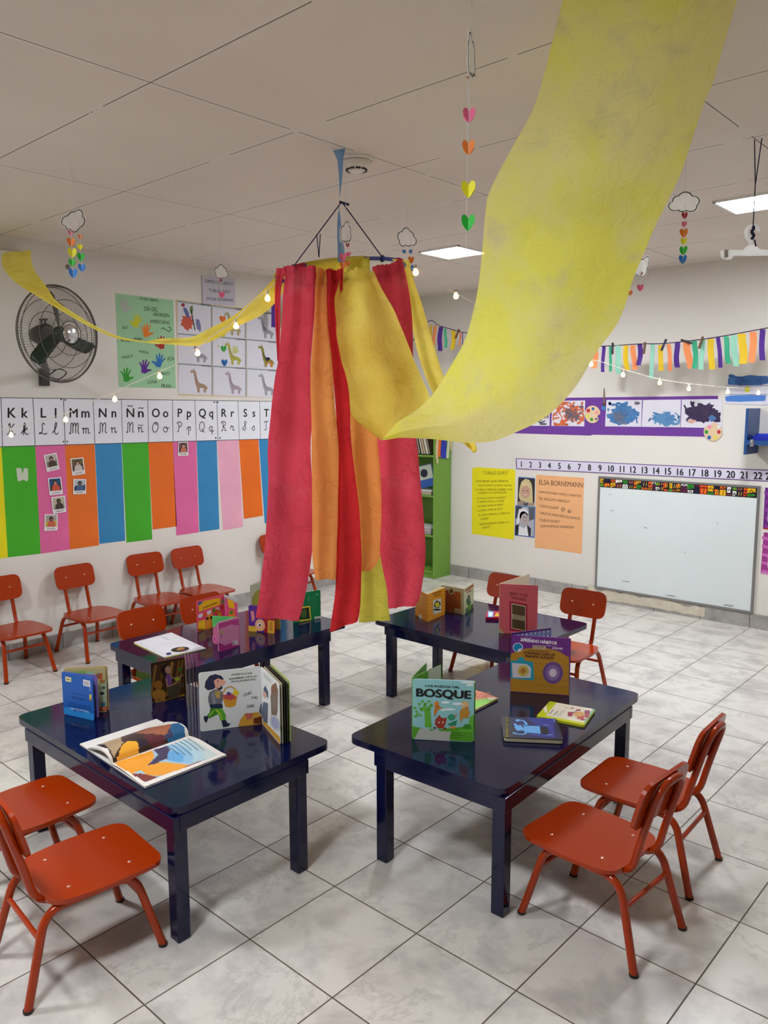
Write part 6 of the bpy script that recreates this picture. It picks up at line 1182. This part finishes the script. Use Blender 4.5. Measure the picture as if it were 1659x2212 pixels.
def art(s):
    s.poly([Zt(350, 620), Zt(560, 570), Zt(568, 640), Zt(480, 630), Zt(360, 680)], 'a8387c', 1); s.poly([Zt(350, 820), Zt(420, 850), Zt(500, 820), Zt(565, 850), Zt(570, 870), Zt(360, 920)], '9c2c74', 1); s.ell(*Zt(385, 712), 6, 4, 'a88a5c', 2, jag=.2); s.line([Zt(378, 720), Zt(385, 750), Zt(375, 775)], .004, '8a3a78', 2)
    for k in range(5): s.line([Zt(440, 700 + k * 18), Zt(540, 680 + k * 18)], .0014, 'b07a7c', 2)
    for x0, x1 in ((498, 524), (528, 552)): s.poly([Zt(x0, 805 - (x0 - 498) * .25), Zt(x1, 797 - (x0 - 498) * .25), Zt(x1, 845 - (x0 - 498) * .25), Zt(x0, 855 - (x0 - 498) * .25)], 'cfc4cc', 2)
    for k in range(4): s.line([Zt(503 + k * 5, 812), Zt(503 + k * 5, 848)], .0012, '2c2430', 3)
board(e, 'back_cover', A, B, .147, .006, 'c278a0', art, .010)
C_ = tp(461, 1391); 
def art(s):
    s.poly([Zt(285, 535), Zt(560, 550), Zt(470, 580), Zt(350, 600), Zt(310, 660), Zt(288, 650)], '62c46a', 1)
    for k in range(5): s.line([Zt(300, 555 + k * 15), Zt(470 - k * 20, 562 + k * 13)], .0014, '2c8a3c', 2)
    s.ell(*Zt(308, 780), 4.6, 8.6, 'e87ab0', 3); s.ell(*Zt(310, 780), 2.6, 5.6, 'c85a8c', 4)
board(e, 'front_cover', (C_.x, C_.y), B + V3((-.004, .006, 0)), .142, .005, 'd06a94', art, .008)
board(e, 'page', A + V3((-.012, .008, 0)), B + V3((-.003, .003, 0)), .145, .003, '4a9a58', None, .008)
A = tp(538, 1363); B = tp(590, 1368); e = book('purple and red book standing open below the red cloth strip', A)
def art(s):
    s.poly([Zt(690, 420), Zt(950, 480), Zt(945, 600), Zt(900, 590), Zt(845, 720), Zt(665, 705)], '5a2a90', 1); s.poly([Zt(820, 560), Zt(952, 570), Zt(948, 715), Zt(930, 730), Zt(835, 715)], 'a82434', 2); s.poly([Zt(872, 585), Zt(942, 590), Zt(940, 725), Zt(870, 715)], 'e4b43c', 3); s.poly([Zt(885, 600), Zt(925, 600), Zt(922, 700), Zt(885, 695)], 'c88a34', 4)
    s.poly([Zt(668, 640), Zt(740, 650), Zt(760, 700), Zt(720, 712), Zt(668, 700)], 'e0b83c', 3); s.ell(*Zt(788, 630), 10.5, 12, 'e8b48c', 4); s.ell(*Zt(790, 650), 11, 10, 'e0b43a', 3.5); s.ell(*Zt(785, 632), 4.2, 4.6, 'f0f0f0', 5); s.ell(*Zt(788, 636), 2.2, 2.6, '201820', 6); s.poly([Zt(690, 490), Zt(725, 485), Zt(735, 580), Zt(705, 600)], 'd88a8c', 3)
board(e, 'front_cover', A, B, .140, .005, '54258c', art, .010)
C_ = tp(600, 1360); board(e, 'page', A + V3((.002, .010, 0)), (C_.x - .004, C_.y + .0), .136, .003, '4c5a2c', None, .008); board(e, 'back_cover', A + V3((.0, .018, 0)), (C_.x + .01, C_.y + .012), .136, .004, 'b8a040', None, .008)
A = tp(634, 1347); B = tp(693, 1336); e = book('green board book with yellow-framed window half behind the red strip', A)
def art(s):
    s.line([Zt(1215, 455), Zt(1310, 440), Zt(1322, 575), Zt(1205, 590)], .010, 'e0c83a', 2); s.poly([Zt(1200, 462), Zt(1305, 448), Zt(1318, 570), Zt(1195, 585)], '20382a', 1); s.ell(*Zt(1250, 520), 7, 9, '4a6a2c', 2, jag=.2); s.poly([Zt(1362, 548), Zt(1430, 540), Zt(1430, 562), Zt(1362, 572)], 'cfd8d0', 2)
    for k in range(7): s.line([Zt(1368 + k * 8, 552), Zt(1368 + k * 8, 566)], .0012, '20241c', 3)
    for k in range(3): s.line([Zt(1320 + k * 22, 330), Zt(1345 + k * 22, 510 - k * 20)], .0014, '5aa878', 2)
    s.poly([Zt(1380, 305), Zt(1400, 302), Zt(1402, 322), Zt(1382, 325)], '6aae88', 2); s.line([Zt(1300, 385), Zt(1302, 330)], .002, 'a8d0b8', 2)
board(e, 'back_cover', A, B, .164, .004, '0f7a44', art, .008)
C_ = tp(640, 1322); board(e, 'front_cover', A + V3((-.002, .004, 0)), (C_.x, C_.y), .162, .004, '0e6a3c', None, .008)
A = tp(543, 1315); B = tp(588, 1300); e = book('grey-green book standing at the back, mostly hidden behind the red strip', A)
board(e, 'front_cover', A, B, .142, .006, 'a8aa90', lambda s: (s.poly([(545, 1290), (552, 1278), (566, 1268), (580, 1270), (582, 1300), (545, 1312)], '8a8424', 1), [s.line([(550, 1264 + k * 3.4), (575, 1259 + k * 3.4)], .0014, '7c8070', 2) for k in range(3)]), .010)
board(e, 'back_cover', A + V3((-.01, .01, 0)), B + V3((-.03, .04, 0)), .142, .005, '9a9c84', None, .010)
# --- back right table
def Zr(x, y): return (880 + x / 5.53, 1240 + y / 5.53)
A = tp(1078, 1367); B = tp(1160, 1372); e = book('tall pink book standing open on the back right table, corduroy window', A)
def art(s):
    s.text('ANITA Y LOS', Zr(1215, 243), Zr(1438, 275), 6, '5a2026', 2, .015); s.text('TRES OSOS', Zr(1232, 292), Zr(1418, 325), 6, '5a2026', 2, .015); s.line([Zr(1225, 168), Zr(1420, 190)], .003, 'c85a4c', 1)
    s.poly([Zr(1220, 322), Zr(1432, 362), Zr(1432, 700), Zr(1222, 672)], 'a81446', 1); s.poly([Zr(1242, 345), Zr(1415, 380), Zr(1415, 682), Zr(1242, 650)], 'c8b490', 2); s.poly([Zr(1252, 362), Zr(1405, 392), Zr(1405, 672), Zr(1252, 640)], '5c4c34', 3); s.poly([Zr(1252, 475), Zr(1405, 505), Zr(1403, 562), Zr(1252, 535)], 'aa9c80', 4)
    for k in range(10): s.line([Zr(1262 + k * 15, 545 + k * 3), Zr(1262 + k * 15, 638 + k * 3)], .0012, '3c2e1c', 4)
    for k in range(7): s.line([Zr(1275 + k * 18, 485 + k * 3), Zr(1275 + k * 18, 530 + k * 3)], .0012, '5c4c34', 5)
    s.poly([Zr(1092, 640), Zr(1125, 660), Zr(1165, 715), Zr(1095, 702)], 'c0a880', 2)
board(e, 'front_cover', A, B, .262, .003, 'd2626a', art, .006)
C_ = tp(1142, 1340); board(e, 'back_cover', A + V3((-.002, .004, 0)), (C_.x, C_.y), .263, .003, 'cfbfa4', None, .004)
A = tp(923, 1344); L0 = tp(897, 1328); R0 = tp(961, 1327); e = book('orange-yellow book standing open with its spine towards the camera', A)
def art(s):
    for k in range(5): s.line([Zr(100, 290 + k * 26), Zr(225, 370 + k * 26)], .0014, 'c07c18', 2)
    s.poly([Zr(140, 478), Zr(172, 495), Zr(174, 552), Zr(142, 530)], 'd8d4c0', 2); s.poly([Zr(145, 225), Zr(170, 238), Zr(170, 280), Zr(147, 268)], 'dcb470', 2)
board(e, 'back_cover', L0, A, .155, .003, 'd28c1e', art, .004)
def art(s):
    s.text('CUENTOS PARA', Zr(300, 245), Zr(410, 215), 3, '7a3c10', 2); s.text('NO DORMIR', Zr(320, 272), Zr(395, 250), 3, '7a3c10', 2); s.poly([Zr(306, 312), Zr(402, 285), Zr(405, 455), Zr(306, 488)], 'cfccba', 2)
    s.ell(*Zr(355, 360), 6.5, 8, '2c3a44', 3, jag=.2); s.ell(*Zr(355, 365), 4.6, 5.5, 'c8c820', 4); s.ell(*Zr(350, 425), 8, 2, '2a2a2c', 4, jag=.3); s.line([Zr(310, 450), Zr(320, 485)], .003, '2a2a2c', 4)
    for k in range(6): s.ell(*Zr(275, 250 + k * 42), 1.2, 1.2, 'ecc474', 2, n=8); s.ell(*Zr(430, 230 + k * 42), 1.2, 1.2, 'ecc474', 2, n=8)
board(e, 'front_cover', A, R0, .156, .003, 'd6901e', art, .004)
m = MB(); 
for k in range(9):
    f = k / 8; E_ = R0 * (1 - f * .28) + L0 * (f * .28) + V3((-.01 * f, .035 * math.sin(f * 3) + .01, 0)); Ak = A + V3((-.010, .006, 0)); E_ = E_ + V3((-.010, 0, 0)); d = (E_ - Ak).normalized(); n2 = -d.cross(V3((0, 0, 1)))
    m.prism([V3((Ak.x, Ak.y, TZ + .003)), V3((E_.x, E_.y, TZ + .003)), V3((E_.x, E_.y, TZ + .151)), V3((Ak.x, Ak.y, TZ + .151))], n2, .0006, mat('e0d8b4', .8))
m.build('pages', e)
A = tp(1001, 1328); L0 = tp(953, 1318); R0 = tp(1023, 1312); e = book('brown and cream book standing open like a box, spine towards the camera', A)
def art(s):
    s.poly([Zr(452, 190), Zr(620, 215), Zr(636, 225), Zr(640, 470), Zr(452, 440)], '9a4c1c', 1); s.ell(*Zr(526, 202), 6, 7, 'cfc690', 2); s.ell(*Zr(526, 202), 4.6, 5.6, '8a5a2c', 3); s.ell(*Zr(526, 206), 2.6, 2.6, '2c4a2c', 4); s.poly([Zr(562, 408), Zr(635, 418), Zr(633, 465), Zr(562, 452)], 'c8bfa4', 2)
    for k in range(8): s.line([Zr(570 + k * 7, 418 + k), Zr(570 + k * 7, 448 + k)], .001, '2c2418', 3)
    s.line([Zr(668, 180), Zr(668, 470)], .002, '4c3420', 2)
board(e, 'back_cover', L0, A, .150, .004, 'b4ae86', art, .004)
def art(s):
    s.poly([Zr(688, 195), Zr(790, 122), Zr(790, 142), Zr(690, 212)], 'b0442c', 2); s.text('CUENTO', Zr(705, 235), Zr(765, 205), 4, 'a8502c', 2); s.ell(*Zr(730, 330), 4.6, 10, '2c5a30', 2, jag=.15); s.ell(*Zr(735, 268), 2.6, 4, '3c4a34', 3); s.ell(*Zr(742, 395), 2.6, 7, '5aa01c', 3, jag=.2); s.poly([Zr(690, 420), Zr(785, 350), Zr(788, 405), Zr(690, 478)], '5a6a44', 1)
board(e, 'front_cover', A, R0, .150, .004, 'b9c096', art, .004)
P = [onz(TZ + .016, *a) for a in ((1049, 1333), (1052, 1319), (1088, 1321), (1086, 1334))]; cen = sum(P, V3()) / 4
e = empty('card_box', (cen.x, cen.y, TZ), 'small magenta card box lying flat beside the tall pink book', 'box')
s = Sheet(P[0], (0, 0, 1), GLOSS, .0003); s.prism(P, (0, 0, -1), .0155, GLOSS('b01448')); s.poly([(1054, 1320), (1066, 1321), (1065, 1333), (1054, 1333)], '5ab0e0', 1); s.poly([(1056, 1323), (1064, 1323), (1063, 1331), (1056, 1331)], 'e8f0f8', 2); s.poly([(1068, 1331), (1074, 1323), (1079, 1331)], 'd8c020', 2); s.build('body', e)
# paint chips on the near tables
for q, c, lab in ([[(1033, 1690), (1040, 1690), (1050, 1695), (1049, 1699), (1042, 1697)], '8ad048', 'small green paint chip on the edge of the front right table'],):
    m = MB(); A = V3((0, .2125, 0)); n = V3((.045, -1, 0)).normalized(); P = [hit(V3((.44, .238, .42)), n, *a) + n * .001 for a in q]; m.prism(P, -n, .0008, mat(c, .5)); m.build('paint_chip', label=lab, cat='paint chip')
